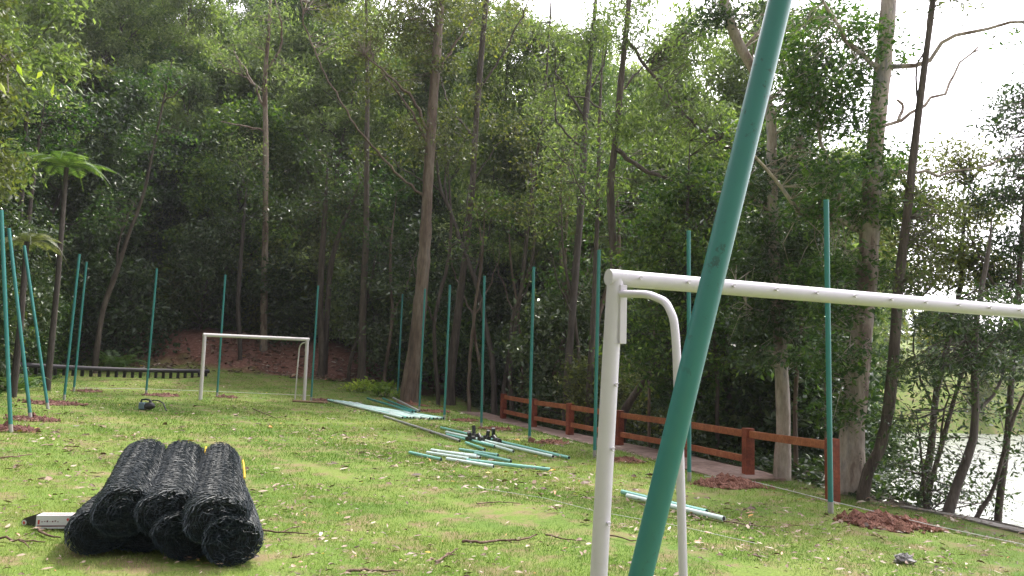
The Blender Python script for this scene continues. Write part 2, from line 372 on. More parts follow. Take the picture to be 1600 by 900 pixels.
def gen_tree(seed, Ht, r0, cs, nl, ll, elev, leafn, L, asp, droop, leaf, bark, wob=.05, lift=.03, flat=.2, crad=.32, sub=(4, 3), tpow=.7, base=0):
    rs = np.random.default_rng(seed); gt = MB(); gl = MB()
    P = bend((0, 0, -.5), (0, 0, 1), Ht+.5, 12, wob, .04, rs); P[:, :2] -= P[1, :2]
    tt = np.linspace(0, 1, 13); rad = r0*(1-tt)**tpow*.93+r0*.07; rad[0] *= 1.35; rad[1] *= 1.08
    gt.tube(P, rad, 8)
    cl = []; az = rs.random()*6
    for i in range(nl):
        f = cs+(1-cs)*(i+.5*rs.random())/nl; k = f*12; j = int(min(11, k)); p = P[j]+(P[j+1]-P[j])*(k-j)
        az += 2.4+rs.normal()*.35; e = elev+rs.normal()*.15
        d = np.array([math.cos(az)*math.cos(e), math.sin(az)*math.cos(e), math.sin(e)])
        g_ = (f-cs)/(1-cs); ln = ll*(1-.62*g_)*(.65+.5*min(1, g_*4))*rs.uniform(.75, 1.2)
        Q = bend(p, d, ln, 5, .13, lift, rs); r = max(.012, r0*(1-f)**.8*.42+.012)
        gt.tube(Q, r*(1-np.linspace(0, 1, 6)*.75), 5, cap=False)
        for a in range(sub[0]):
            q = Q[2+int(rs.integers(0, 4))]; d2 = perp(unit(Q[-1]-Q[0]), rs, rs.uniform(.4, .95))
            S = bend(q, d2, ln*.42, 3, .15, lift, rs); gt.tube(S, r*.4*(1-np.linspace(0, 1, 4)*.7), 3, cap=False)
            for b in range(sub[1]):
                d3 = perp(unit(S[-1]-S[0]), rs, rs.uniform(.2, .9)); T = S[1+int(rs.integers(0, 3))]; E = T+d3*ln*.2
                gt.tube(np.array([T, E]), [r*.16, r*.08], 3, cap=False); cl.append(E); 
                if rs.random() < .5: cl.append((T+E)/2)
    for q in range(3): cl.append(P[-1]+rs.normal(size=3)*.2)
    cl = np.array(cl); nn = np.maximum(4, (leafn*rs.gamma(2.2, .45, len(cl)))).astype(int)
    C = np.repeat(cl, nn, 0); C = C+rs.normal(size=C.shape)*np.array([crad, crad, crad*.7]); 
    if droop > .2: C[:, 2] -= np.abs(rs.normal(size=len(C)))*crad*.6
    add_leaves(gl, C, L, asp, droop, flat, rs)
    return (gt, gl, bark, leaf)
def proto(name, gen, label, cat, group):
    gt, gl, bark, leaf = gen
    root = thing(name, label, cat, (0, 0, 0), 0, group)
    a = gt.build('trunk' if 'shrub' not in name else 'stem', bark, root); b = gl.build('crown' if 'shrub' not in name else 'foliage', leaf, root, smooth=False)
    KIDS[root.name] = [a, b]; root['_u'] = 0; return root
def put(pr, x, y, sc, rz, label=None, group=None, tilt=(0, 0), dz=-.02):
    if not pr.get('_u'): o = pr; pr['_u'] = 1; 
    else:
        o = pr.copy(); COL.objects.link(o)
        for ch in KIDS[pr.name]:
            c = ch.copy(); COL.objects.link(c); c.parent = o
    o.location = (x, y, H(x, y)+dz); o.rotation_euler = (tilt[0], tilt[1], rz); s = sc if isinstance(sc, tuple) else (sc, sc, sc); o.scale = s
    if label: o['label'] = label
    if group: o['group'] = group
    return o

# ------------------------------------------------------------------ forest
GF = 'trees of the wooded hillside behind the lawn'
protos = {}
def P_(k, *a): protos[k] = proto(*a); return protos[k]
LBE = 'slender grey trunked eucalyptus with airy pale crown on the hillside'
LBB = 'bushy dark green broadleaf tree in the hillside wood'
LBP = 'pale green leafy tree filling the hillside wood'
P_('e1', 'eucalyptus_tree', gen_tree(1, 15, .17, .38, 18, 3.2, .75, 62, .23, .30, .5, L_PALE, B_GREY, .035), LBE, 'tree', GF)
P_('e2', 'eucalyptus_tree', gen_tree(2, 17, .20, .45, 17, 3.4, .85, 60, .23, .30, .5, L_EUC, B_GREY, .045), LBE, 'tree', GF)
P_('e3', 'eucalyptus_tree', gen_tree(3, 13, .13, .30, 18, 2.7, .7, 58, .22, .32, .4, L_PALE, B_BRN, .05), LBE, 'tree', GF)
P_('b1', 'broadleaf_tree', gen_tree(4, 9, .14, .22, 24, 2.9, .45, 52, .20, .48, .15, L_DARK, B_DARK, .07), LBB, 'tree', GF)
P_('b2', 'broadleaf_tree', gen_tree(5, 10.5, .16, .2, 26, 3.0, .5, 50, .19, .5, .15, L_MID, B_DARK, .07), LBB, 'tree', GF)
P_('b3', 'broadleaf_tree', gen_tree(6, 8, .11, .18, 24, 2.5, .5, 52, .19, .5, .2, L_OLIVE, B_BRN, .08), LBB, 'tree', GF)
P_('p1', 'leafy_tree', gen_tree(7, 11, .14, .25, 24, 3.0, .55, 55, .22, .45, .25, L_PALE, B_GREY, .06), LBP, 'tree', GF)
GS = 'shrubs at the foot of the wood'
P_('s1', 'shrub', gen_tree(8, 2.6, .04, .05, 16, 1.4, .6, 34, .15, .5, .1, L_DARK, B_DARK, .12), 'dark green undergrowth shrub at the foot of the wood', 'shrub', GS)
P_('s2', 'shrub', gen_tree(9, 3.4, .05, .08, 16, 1.6, .7, 34, .17, .42, .25, L_MID, B_DARK, .12), 'mid green undergrowth shrub at the foot of the wood', 'shrub', GS)
P_('s3', 'shrub', gen_tree(10, 2.0, .03, .05, 14, 1.1, .6, 32, .13, .5, .1, L_OLIVE, B_DARK, .12), 'olive green undergrowth shrub at the foot of the wood', 'shrub', GS)

L_GLOSS = leafmat('leaf_glossy', (.05, .085, .035), (.08, .125, .05), (.15, .19, .09), .24, .3, .9)
P_('s4', 'shrub', gen_tree(12, 4.2, .06, .1, 18, 1.8, .6, 34, .17, .5, .1, L_GLOSS, B_DARK, .12), 'glossy leaved tall shrub', 'shrub', GS)
P_('s5', 'shrub', gen_tree(13, 3.0, .05, .1, 16, 1.5, .6, 34, .16, .45, .1, L_PALE, B_DARK, .12), 'pale green leafy shrub', 'shrub', GS)
rs = np.random.default_rng(21)
LASTPUT = [None]; PGRP = {k_: o_['group'] for k_, o_ in protos.items()}
KLAB = dict(e1='airy pale eucalyptus', e2='tall grey green eucalyptus', e3='thin brown stemmed tree', b1='bushy dark green tree', b2='tall bushy mid green tree', b3='small olive green tree', p1='broad pale green tree',
            s1='dark green shrub', s2='mid green shrub', s3='low olive green shrub', s4='glossy leaved tall shrub', s5='pale green shrub')
def hill_label(k, x, y):
    px = 800+1200*x/y
    row = 'high on the hillside' if y > 66 else 'on the middle hillside' if y > 50 else 'on the lower hillside' if y > 41 else 'low in the wood' if y > 31.5 else 'on the left bank'
    side = ('outermost left' if px < -20 else 'behind the leftmost pole' if px < 45 else 'behind the paired left poles' if px < 135 else 'behind the black tool' if px < 235 else 'left of the far goal' if px < 310 else "behind the far goal's left half" if px < 400
            else "behind the far goal's right half" if px < 480 else 'right of the far goal' if px < 560 else 'behind the pale shrubs' if px < 640 else 'behind the straight brown trunk' if px < 740 else 'behind the black fittings' if px < 820 else 'above the red fence')
    if x > xE(y):
        return KLAB[k]+' past the fence, '+('behind its far end' if px < 900 else 'left of the leaning near pole' if px < 1080 else 'behind its sixth post' if px < 1200 else 'between the two big eucalyptus trunks' if px < 1360 else 'near the lake')+(', close by' if y < 19 else ', further in' if y < 25 else ', well inside' if y < 33 else ', deep inside')
    return KLAB[k]+' '+row+', '+side
taken = []
def spaced(x, y, d):
    for (a, b) in taken:
        if (a-x)**2+(b-y)**2 < d*d: return False
    taken.append((x, y)); return True
def scatter(n, xr, yr, kinds, sc, d, ok=lambda x, y: True, tries=60, label=None, group=None, hill=False):
    c = 0
    for _ in range(n*tries):
        if c >= n: break
        y = rs.uniform(*yr); x = rs.uniform(*xr)
        if not ok(x, y) or not spaced(x, y, d): continue
        k = kinds[int(rs.integers(len(kinds)))]; s = rs.uniform(*sc)
        lab = label if label else protos[k]['label']
        LASTPUT[0] = put(protos[k], x, y, (s, s, s*rs.uniform(.9, 1.15)), rs.uniform(0, 6.28), lab, group or PGRP[k], tuple(rs.normal(0, .05, 2)))
        c += 1
        if hill:
            o_ = LASTPUT[0]; o_['label'] = hill_label(k, x, y)
            if x > xE(y): o_['group'] = ('shrubs' if k[0] == 's' else 'trees')+' beyond the fence'
    return c
inview = lambda x, y: abs(x) < .74*y+5
nolake = lambda x, y: x < 4.2+.36*y-2 if y < 62 else True
# hill, far to near
scatter(46, (-62, 14), (52, 84), ['e1', 'e2', 'p1', 'e1', 'e3'], (.95, 1.3), 4.2, lambda x, y: inview(x, y) and x < 10+.1*y, hill=True)
scatter(42, (-40, 12), (38, 54), ['e1', 'e3', 'p1', 'b2', 'e2'], (.8, 1.1), 3.2, lambda x, y: inview(x, y), hill=True)
scatter(19, (-30, 10), (34.5, 42), ['b1', 'b2', 'b3', 'b1', 'e3'], (.75, 1.05), 3.1, lambda x, y: inview(x, y) and x < 4+.15*y, hill=True)
scatter(22, (-32, 6), (41, 52), ['e2', 'b2', 'p1', 'e1'], (.95, 1.25), 2.7, lambda x, y: inview(x, y), hill=True)
# left bank
scatter(14, (-34, -11), (13, 33), ['b1', 'b3', 'b1', 'e3'], (.6, .95), 2.3, lambda x, y: inview(x, y) and xL(y)-x > 2.2, hill=True)
# right hollow beyond the fence
def hollow(x, y): return (xE(y)+2.2 < x < .40*y) and inview(x, y)
scatter(15, (0, 26), (17, 60), ['b1', 'b2', 'e3'], (.6, .85), 3.0, hollow, group='trees beyond the fence', hill=True)
scatter(34, (-1, 30), (28, 60), ['e1', 'e2', 'p1', 'e3', 'b2', 'e2'], (.66, .95), 2.9, lambda x, y: hollow(x, y) or (0 < x < .38*y+2), group='trees beyond the fence', hill=True)
for i, (px, D, sc_) in enumerate([(800, 37, 1.05), (845, 33, 1.05), (890, 37, 1.15), (930, 31, 1.0), (985, 35, 1.1), (1040, 30, 1.05), (1095, 33, 1.1), (1150, 28, 1.0), (1200, 31, 1.0), (1010, 42, 1.3), (870, 45, 1.35), (1120, 42, 1.25), (1240, 26, .8), (1290, 30, .8)]):
    x_ = (px-800)/FPX*D; put(protos[['e2', 'e1', 'e3', 'p1'][i % 4]], x_, D, sc_, rs.uniform(0, 6.28), ['tall grey green eucalyptus', 'tall airy pale eucalyptus', 'tall thin brown stemmed tree', 'tall pale green tree'][i % 4]+' closing the skyline, '+['above the black fittings', 'above the second fence post', 'above the third fence post', 'above the fourth fence post', 'above the near goal corner', 'above the rear stay', 'left of the leaning near pole', 'right of the leaning near pole', 'left of the patchy eucalyptus', 'farthest above the near goal', 'far behind the blue grey trunk', 'far behind the leaning near pole', 'right of the patchy eucalyptus', 'left of the biggest eucalyptus'][i], 'tall trees closing the skyline above the fence'); taken.append((x_, D))
# undergrowth
takens = taken; taken = []
scatter(88, (-28, 4), (31.2, 40), ['s1', 's2', 's3', 's4', 's5', 's4'], (.6, 1.35), 1.15, lambda x, y: inview(x, y) and (y > 33.6 or x > -5.5 or x < -15.8) and xL(y) < x+7, hill=True)
scatter(40, (-30, -8.8), (11.5, 33), ['s1', 's2', 's3', 's4', 's5'], (.4, .9), 1.0, lambda x, y: inview(x, y) and xL(y)-x > .8, hill=True)
scatter(34, (-4, 20), (12.6, 33), ['s1', 's2', 's4', 's3'], (.5, 1.1), 1.15, lambda x, y: xE(y)+.9 < x < .43*y and inview(x, y), group='shrubs beyond the fence', hill=True)
# far shore
taken = []
scatter(55, (14, 90), (66, 110), ['p1', 'b2', 'b3', 'b2'], (.35, .62), 3.8, lambda x, y: x > .3*y-4 and x < .8*y, label='pale green tree on the far shore of the lake', group='trees on the far shore of the lake')
for k in protos: assert protos[k]['_u'], k

# ------------------------------------------------------------------ trees one can pick out
def hero(name, label, base, path, bark, limbs=(), clumps=(), leaf=None, L=.16, asp=.35, droop=.3, flat=.15, dens=1.0, cat='tree', seed=0, D=None, group=None, lean=0.0, flare=1.25, kk=10, wig=.0):
    """path: (px, py, width px) from the foot up; the trunk stands at the depth of its foot. lean = metres of depth per metre of height"""
    rs = np.random.default_rng(100+seed)
    if L > .1: L *= .70; dens *= 1.8
    if D is None:
        b = gnd(*base); D = b[1]
    else:
        b = at(base[0], base[1], D); b[2] = H(b[0], b[1])
    def pt(px, py, dd=0):
        q = at(px, py, D+dd); q = at(px, py, D+dd+lean*max(0, q[2]-b[2])); return q
    root = thing(name, label, cat, tuple(b), 0, group)
    ps = [pt(a, c) for a, c, _ in path]; ws = [w_*(.8 if D > 27 else .92)*q[1]/FPX/2 for (_, _, w_), q in zip(path, ps)]
    if path[-1][1] > 0: ws[-1] *= .3
    P = [np.array([b[0], b[1], b[2]-.3])]; W_ = [ws[0]*flare]
    if ps[0][2] > b[2]+.15: P.append(b); W_.append(ws[0]*(1+.5*(flare-1)))
    P += ps; W_ += ws; P = np.array(P); W_ = np.array(W_)
    # resample smoothly
    t0 = np.concatenate([[0], np.cumsum(np.linalg.norm(np.diff(P, axis=0), axis=1))]); n = max(14, int(t0[-1]/.35))
    def cat_(P, W_, t0, n):
        tt = np.linspace(0, t0[-1], n); m = np.gradient(P, t0, axis=0) if len(P) > 2 else np.repeat((P[-1:]-P[:1])/t0[-1], 2, 0)
        o = []
        for u in tt:
            i = min(len(t0)-2, int(np.searchsorted(t0, u, 'right'))-1); hh = t0[i+1]-t0[i]; s = (u-t0[i])/hh
            o.append((2*s**3-3*s*s+1)*P[i]+(s**3-2*s*s+s)*hh*m[i]+(-2*s**3+3*s*s)*P[i+1]+(s**3-s*s)*hh*m[i+1])
        return np.array(o), np.interp(tt, t0, W_)
    Q, W2 = cat_(P, W_, t0, n); Q[1:] += rs.normal(size=Q[1:].shape)*wig*W2[1:, None]; W2 = W2*(1+.05*rs.normal(size=len(W2)))
    gt = MB(); gt.tube(Q-b, W2, kk)
    anchors = [Q[len(Q)//7:]]
    for lb in limbs:
        dd = lb[0]; pts = lb[1]; w0, w1 = lb[2:4]
        LP = np.array([pt(a, c, dd*i/(len(pts)-1)) for i, (a, c) in enumerate(pts)])
        # start on the trunk
        j = np.argmin(np.linalg.norm(Q-LP[0], axis=1)); 
        if len(lb) < 5: LP[0] = Q[j]
        tl = np.concatenate([[0], np.cumsum(np.linalg.norm(np.diff(LP, axis=0), axis=1))]); nn = max(6, int(tl[-1]/.22))
        WL = np.linspace(w0, w1, len(LP))*D/FPX/2
        LQ, LW = cat_(LP, WL, tl, nn); LQ[1:-1] += rs.normal(size=LQ[1:-1].shape)*.03
        gt.tube(LQ-b, LW, 6); anchors.append(LQ[1:])
    gl = MB(); A = np.concatenate(anchors); any_ = False
    for (cx, cy, rx, ry, n) in clumps:
        c = pt(cx, cy, rs.normal()*.35); k = D/FPX; sx, sz = rx*k, ry*k
        m = max(3, int(n*dens/28)); tc_ = c+rs.normal(size=(m, 3))*np.array([sx*.5, max(.3, sx*.45), sz*.5])
        for q in tc_[:max(3, m)]:
            j = np.argmin(np.linalg.norm(A-q, axis=1)+rs.random(len(A))*.4); a0 = A[j]; ln = np.linalg.norm(q-a0)
            mid = (a0+q)/2+rs.normal(size=3)*.12*ln+np.array([0, 0, .1*ln])
            gt.tube(np.array([a0, mid, q])-b, [min(.02, .004+.007*ln), min(.012, .003+.004*ln), .003], 3, cap=False)
        C = tc_[rs.integers(0, m, int(n*dens))]+rs.normal(size=(int(n*dens), 3))*np.array([.26, .26, .17])*max(.6, min(1.3, sx))
        add_leaves(gl, C-b, L, asp, droop, flat, rs); any_ = True
    gt.build('trunk', bark, root)
    if any_: gl.build('crown', leaf or L_EUC, root, smooth=False)
    return root
HT = 'tall trees standing at the lawn edge'
hero('eucalyptus_tree', 'thickest eucalyptus behind the far pipe heap, red brown foot and smooth tan upper trunk', (640, 628),
     [(640, 618, 32), (647, 560, 27), (656, 480, 24), (664, 380, 20), (669, 280, 18), (676, 170, 17), (684, 60, 16), (692, -60, 14), (700, -200, 10)], B_T1, flare=1.05,
     limbs=[(-1.5, [(660, 310), (610, 260), (570, 215), (525, 145), (480, 50), (465, -20)], 4.5, 2), (-1, [(672, 210), (640, 150), (610, 120), (570, 85)], 6, 2), (1, [(680, 120), (710, 70), (740, 30)], 6, 2), (-.8, [(663, 235), (640, 170), (595, 110)], 5, 2), (.5, [(684, 60), (650, 10), (610, -30)], 6, 2)],
     clumps=[(610, 40, 55, 34, 900), (660, 70, 40, 40, 900), (560, 70, 40, 28, 500), (690, 20, 45, 30, 800), (640, 10, 60, 25, 900), (530, 20, 40, 25, 350), (620, 120, 45, 25, 450), (660, 215, 40, 25, 350), (640, 200, 25, 20, 200), (570, 140, 45, 20, 200), (700, 110, 25, 25, 250)],
     leaf=L_OLIVE, L=.17, asp=.45, seed=1, group=HT)
hero('eucalyptus_tree', 'brown barked tree right of the thickest trunk, straight and forked low', (703, 632),
     [(703, 600, 20), (712, 520, 16), (724, 420, 13), (736, 320, 12), (742, 220, 12), (750, 110, 12), (760, 0, 11), (772, -120, 9)], B_BRN,
     limbs=[(.8, [(742, 220), (700, 160), (690, 120)], 4, 1.5), (-.6, [(748, 140), (800, 60), (830, -10)], 4, 1.5), (.6, [(738, 280), (775, 230), (815, 190)], 3, 1)],
     clumps=[(735, 150, 45, 30, 260), (770, 60, 40, 30, 350), (800, 200, 40, 30, 300), (740, 20, 40, 25, 350), (820, 20, 35, 30, 300)], leaf=L_OLIVE, L=.17, asp=.45, seed=2, group=HT)
hero('crooked_tree', 'thin crooked lichen grey tree bending left beside the straight brown one', (772, 648),
     [(772, 600, 11), (768, 560, 11), (757, 500, 10), (740, 430, 9), (722, 385, 8), (708, 340, 7), (690, 300, 6), (680, 240, 5), (668, 190, 3)], B_GREY,
     limbs=[(.3, [(722, 385), (730, 320), (735, 275)], 4, 1.5), (-.5, [(700, 320), (695, 270), (720, 230), (745, 190)], 4, 1.5), (-.4, [(690, 300), (640, 270), (600, 245), (560, 235)], 3, 1), (.4, [(740, 430), (760, 370), (770, 330)], 3, 1)],
     clumps=[(650, 240, 40, 20, 200), (720, 230, 40, 25, 330), (760, 330, 30, 30, 260), (700, 190, 35, 20, 260), (600, 240, 35, 15, 130)], leaf=L_OLIVE, L=.15, asp=.5, seed=3, wig=.15)
hero('slender_tree', 'slim reddish stem rising beside the first red fence post', (787, 645),
     [(787, 620, 10), (795, 560, 9), (812, 470, 8), (822, 380, 7), (832, 290, 6), (845, 200, 5), (856, 90, 4), (862, -20, 3)], B_BRN,
     clumps=[(850, 160, 45, 30, 320), (840, 60, 50, 30, 330), (870, 220, 45, 35, 400)], leaf=L_PALE, L=.15, asp=.35, seed=4)
hero('eucalyptus_tree', 'blue grey straight slim trunk behind the third and fourth fence posts', (884, 640),
     [(886, 600, 12), (892, 520, 12), (900, 420, 12), (909, 300, 12), (914, 200, 11), (922, 100, 8), (930, 10, 6), (938, -100, 4)], B_GREY,
     limbs=[(.8, [(915, 190), (880, 130), (868, 110)], 5, 2), (-.8, [(910, 235), (870, 190), (865, 130)], 4, 1.5), (.3, [(918, 150), (945, 90), (950, 20)], 4, 1.5), (.5, [(905, 330), (880, 250), (850, 220)], 3, 1)],
     clumps=[(925, 60, 45, 30, 600), (895, 130, 40, 28, 500), (945, 20, 40, 25, 500), (880, 60, 35, 25, 350), (850, 150, 30, 25, 300), (925, 210, 30, 20, 250)], leaf=L_EUC, L=.18, asp=.28, droop=.5, seed=5, D=24, group=HT)
hero('slender_tree', 'thin brown stem just left of the near goal corner', (921, 660),
     [(921, 610, 12), (926, 520, 10), (931, 400, 8), (935, 290, 7), (937, 180, 6), (942, 80, 5)], B_BRN,
     limbs=[(-.6, [(931, 330), (905, 290), (880, 235)], 3, 1)], clumps=[(930, 240, 50, 30, 350), (900, 280, 50, 30, 300), (950, 330, 40, 40, 350)], leaf=L_EUC, L=.17, asp=.3, droop=.4, seed=6, D=22)
hero('eucalyptus_tree', 'bent peeling brown trunk with long limb to the right above the goal corner', (948, 650),
     [(950, 600, 15), (956, 500, 14), (960, 420, 14), (956, 350, 14), (954, 290, 13), (962, 220, 12), (970, 130, 11), (982, 10, 9), (990, -90, 7)], B_BRN,
     limbs=[(-2.5, [(964, 240), (1000, 262), (1060, 285), (1125, 292), (1200, 320), (1260, 345)], 8, 4), (1, [(968, 150), (1010, 100), (1020, 95)], 4, 1.5), (-1, [(975, 60), (1030, 130), (1080, 190), (1150, 240)], 6, 3), (.6, [(962, 210), (925, 160), (890, 150)], 4, 1.5)],
     clumps=[(1000, 60, 60, 30, 650), (1060, 100, 50, 35, 700), (1020, 170, 60, 32, 600), (1110, 180, 45, 32, 450), (970, 200, 40, 25, 350), (1040, 230, 60, 30, 550), (985, 10, 50, 20, 450), (1110, 40, 45, 40, 550), (960, 290, 35, 20, 250), (1110, 250, 50, 25, 450), (1040, 320, 60, 25, 300)], leaf=L_EUC, L=.19, asp=.27, droop=.55, seed=7, D=19, group=HT)
hero('leaning_tree', 'dark trunk leaning right out of the hollow behind the red fence', (972, 655),
     [(975, 645, 13), (1000, 605, 12), (1030, 565, 11), (1075, 505, 9), (1110, 450, 7), (1150, 410, 5)], B_BRN,
     limbs=[(.5, [(1030, 565), (1090, 590), (1130, 570), (1190, 540)], 6, 2)],
     clumps=[(1110, 440, 60, 35, 700), (1060, 420, 50, 35, 600), (1160, 400, 50, 40, 700), (1140, 500, 45, 30, 450), (1010, 470, 40, 40, 450)], leaf=L_MID, L=.16, asp=.42, seed=8, D=19.5)
hero('bushy_tree', 'dark bushy tree behind the near goal crossbar, between its supports', (1075, 670),
     [(1075, 640, 9), (1072, 520, 8), (1072, 400, 7), (1075, 300, 5), (1078, 220, 3)], B_DARK,
     limbs=[(.5, [(1073, 420), (1040, 380), (1010, 350)], 4, 1.5), (-.5, [(1074, 360), (1120, 330), (1160, 290)], 4, 1.5), (.5, [(1073, 470), (1120, 430), (1150, 420)], 4, 1.5)],
     clumps=[(1090, 290, 45, 25, 550), (1030, 350, 50, 28, 600), (1130, 340, 50, 30, 700), (1010, 410, 50, 30, 600), (1090, 390, 60, 30, 800), (1040, 500, 60, 50, 600), (1160, 450, 50, 40, 600), (1130, 560, 60, 30, 300), (1000, 560, 50, 40, 280), (1170, 210, 40, 30, 400)], leaf=L_MID, L=.17, asp=.42, droop=.2, seed=9, D=17.5)
hero('eucalyptus_tree', 'patchy cream and grey eucalyptus behind the sixth fence post, curving left at the top', (1222, 740),
     [(1222, 735, 27), (1224, 680, 25), (1220, 560, 22), (1215, 480, 20), (1209, 380, 18), (1206, 260, 17), (1200, 160, 18), (1178, 110, 18), (1150, 60, 18), (1132, 0, 17), (1120, -90, 14)], B_PALE,
     limbs=[(.8, [(1208, 280), (1240, 230), (1290, 200)], 5, 2), (-.6, [(1206, 330), (1160, 300), (1120, 300)], 5, 2), (.5, [(1211, 430), (1250, 400), (1290, 380)], 4, 2), (-.5, [(1216, 500), (1170, 480), (1150, 440)], 4, 2)],
     clumps=[(1170, 20, 50, 20, 350), (1250, 200, 45, 30, 700), (1270, 120, 35, 40, 500), (1240, 270, 50, 28, 700), (1170, 290, 40, 28, 450), (1220, 400, 45, 30, 900), (1260, 380, 45, 28, 900), (1170, 420, 40, 28, 600), (1240, 460, 55, 30, 1000), (1180, 500, 45, 30, 600), (1250, 540, 45, 30, 700), (1200, 350, 50, 30, 600), (1290, 300, 40, 30, 600), (1110, 20, 40, 20, 400), (1280, 30, 40, 20, 300), (1180, 560, 30, 20, 200)],
     leaf=L_DARK, L=.14, asp=.42, droop=.15, seed=10, D=14.2, group=HT)
hero('eucalyptus_tree', 'biggest smooth grey eucalyptus at the right, with bare limbs reaching over the lake', (1328, 745),
     [(1328, 730, 46), (1333, 660, 40), (1342, 560, 37), (1352, 460, 33), (1358, 380, 32), (1362, 300, 32), (1368, 220, 30), (1378, 120, 28), (1388, 10, 26), (1396, -90, 24), (1405, -200, 20)], B_PALE,
     limbs=[(-1, [(1380, 105), (1405, 106), (1440, 98), (1480, 62), (1540, 45), (1600, 34)], 9, 4, 0), (.5, [(1372, 210), (1400, 190), (1440, 165), (1485, 130), (1492, 110), (1528, 74)], 7, 3), (.2, [(1404, 188), (1412, 170), (1402, 156)], 6, 4, 0),
             (-1, [(1378, 110), (1350, 90), (1325, 60), (1300, 20), (1280, -20)], 9, 4), (-.6, [(1345, 370), (1290, 345), (1240, 320), (1205, 270), (1175, 240)], 9, 4), (.4, [(1345, 365), (1310, 300), (1285, 220), (1272, 130), (1280, 80)], 8, 4, 0), (.5, [(1364, 275), (1440, 270), (1520, 262), (1600, 240)], 6, 3)],
     clumps=[(1280, 20, 40, 20, 250), (1360, 90, 30, 25, 200), (1330, 140, 35, 30, 450), (1320, 60, 35, 30, 350), (1340, 40, 30, 25, 250), (1370, 270, 26, 26, 420), (1350, 250, 26, 18, 260), (1400, 250, 25, 16, 180), (1300, 180, 30, 30, 400), (1300, 260, 40, 30, 600), (1340, 330, 40, 30, 700), (1310, 420, 45, 28, 900), (1330, 480, 50, 30, 900), (1290, 470, 40, 30, 700), (1300, 560, 45, 32, 700), (1310, 640, 40, 30, 450), (1370, 430, 45, 30, 600), (1390, 330, 40, 25, 450), (1250, 110, 30, 30, 300), (1420, 85, 20, 12, 70), (1580, 45, 25, 12, 70), (1260, 150, 40, 35, 700), (1310, 110, 35, 35, 500), (1250, 60, 35, 30, 400), (1340, 200, 30, 30, 450), (1270, 330, 45, 30, 700)],
     leaf=L_MID, L=.13, asp=.4, droop=.1, flat=.3, seed=11, D=12.9, group=HT)
hero('slender_tree', 'thin reddish grey tree leaning right, next right of the biggest eucalyptus', (1348, 765),
     [(1350, 755, 20), (1375, 700, 20), (1388, 640, 18), (1396, 560, 18), (1404, 450, 16), (1418, 330, 14), (1430, 220, 13), (1445, 100, 11), (1458, 0, 9), (1470, -100, 7)], B_BRN,
     limbs=[(.3, [(1438, 160), (1430, 120), (1450, 60), (1456, -10)], 4, 2)],
     clumps=[(1440, 300, 25, 18, 120), (1430, 440, 35, 20, 200), (1420, 560, 30, 30, 200), (1500, -15, 30, 15, 200), (1450, 380, 40, 30, 300), (1480, 330, 40, 25, 250)], leaf=L_OLIVE, L=.12, asp=.35, seed=12, D=12.2, group=HT)
BK = 'thin trees on the lake bank'
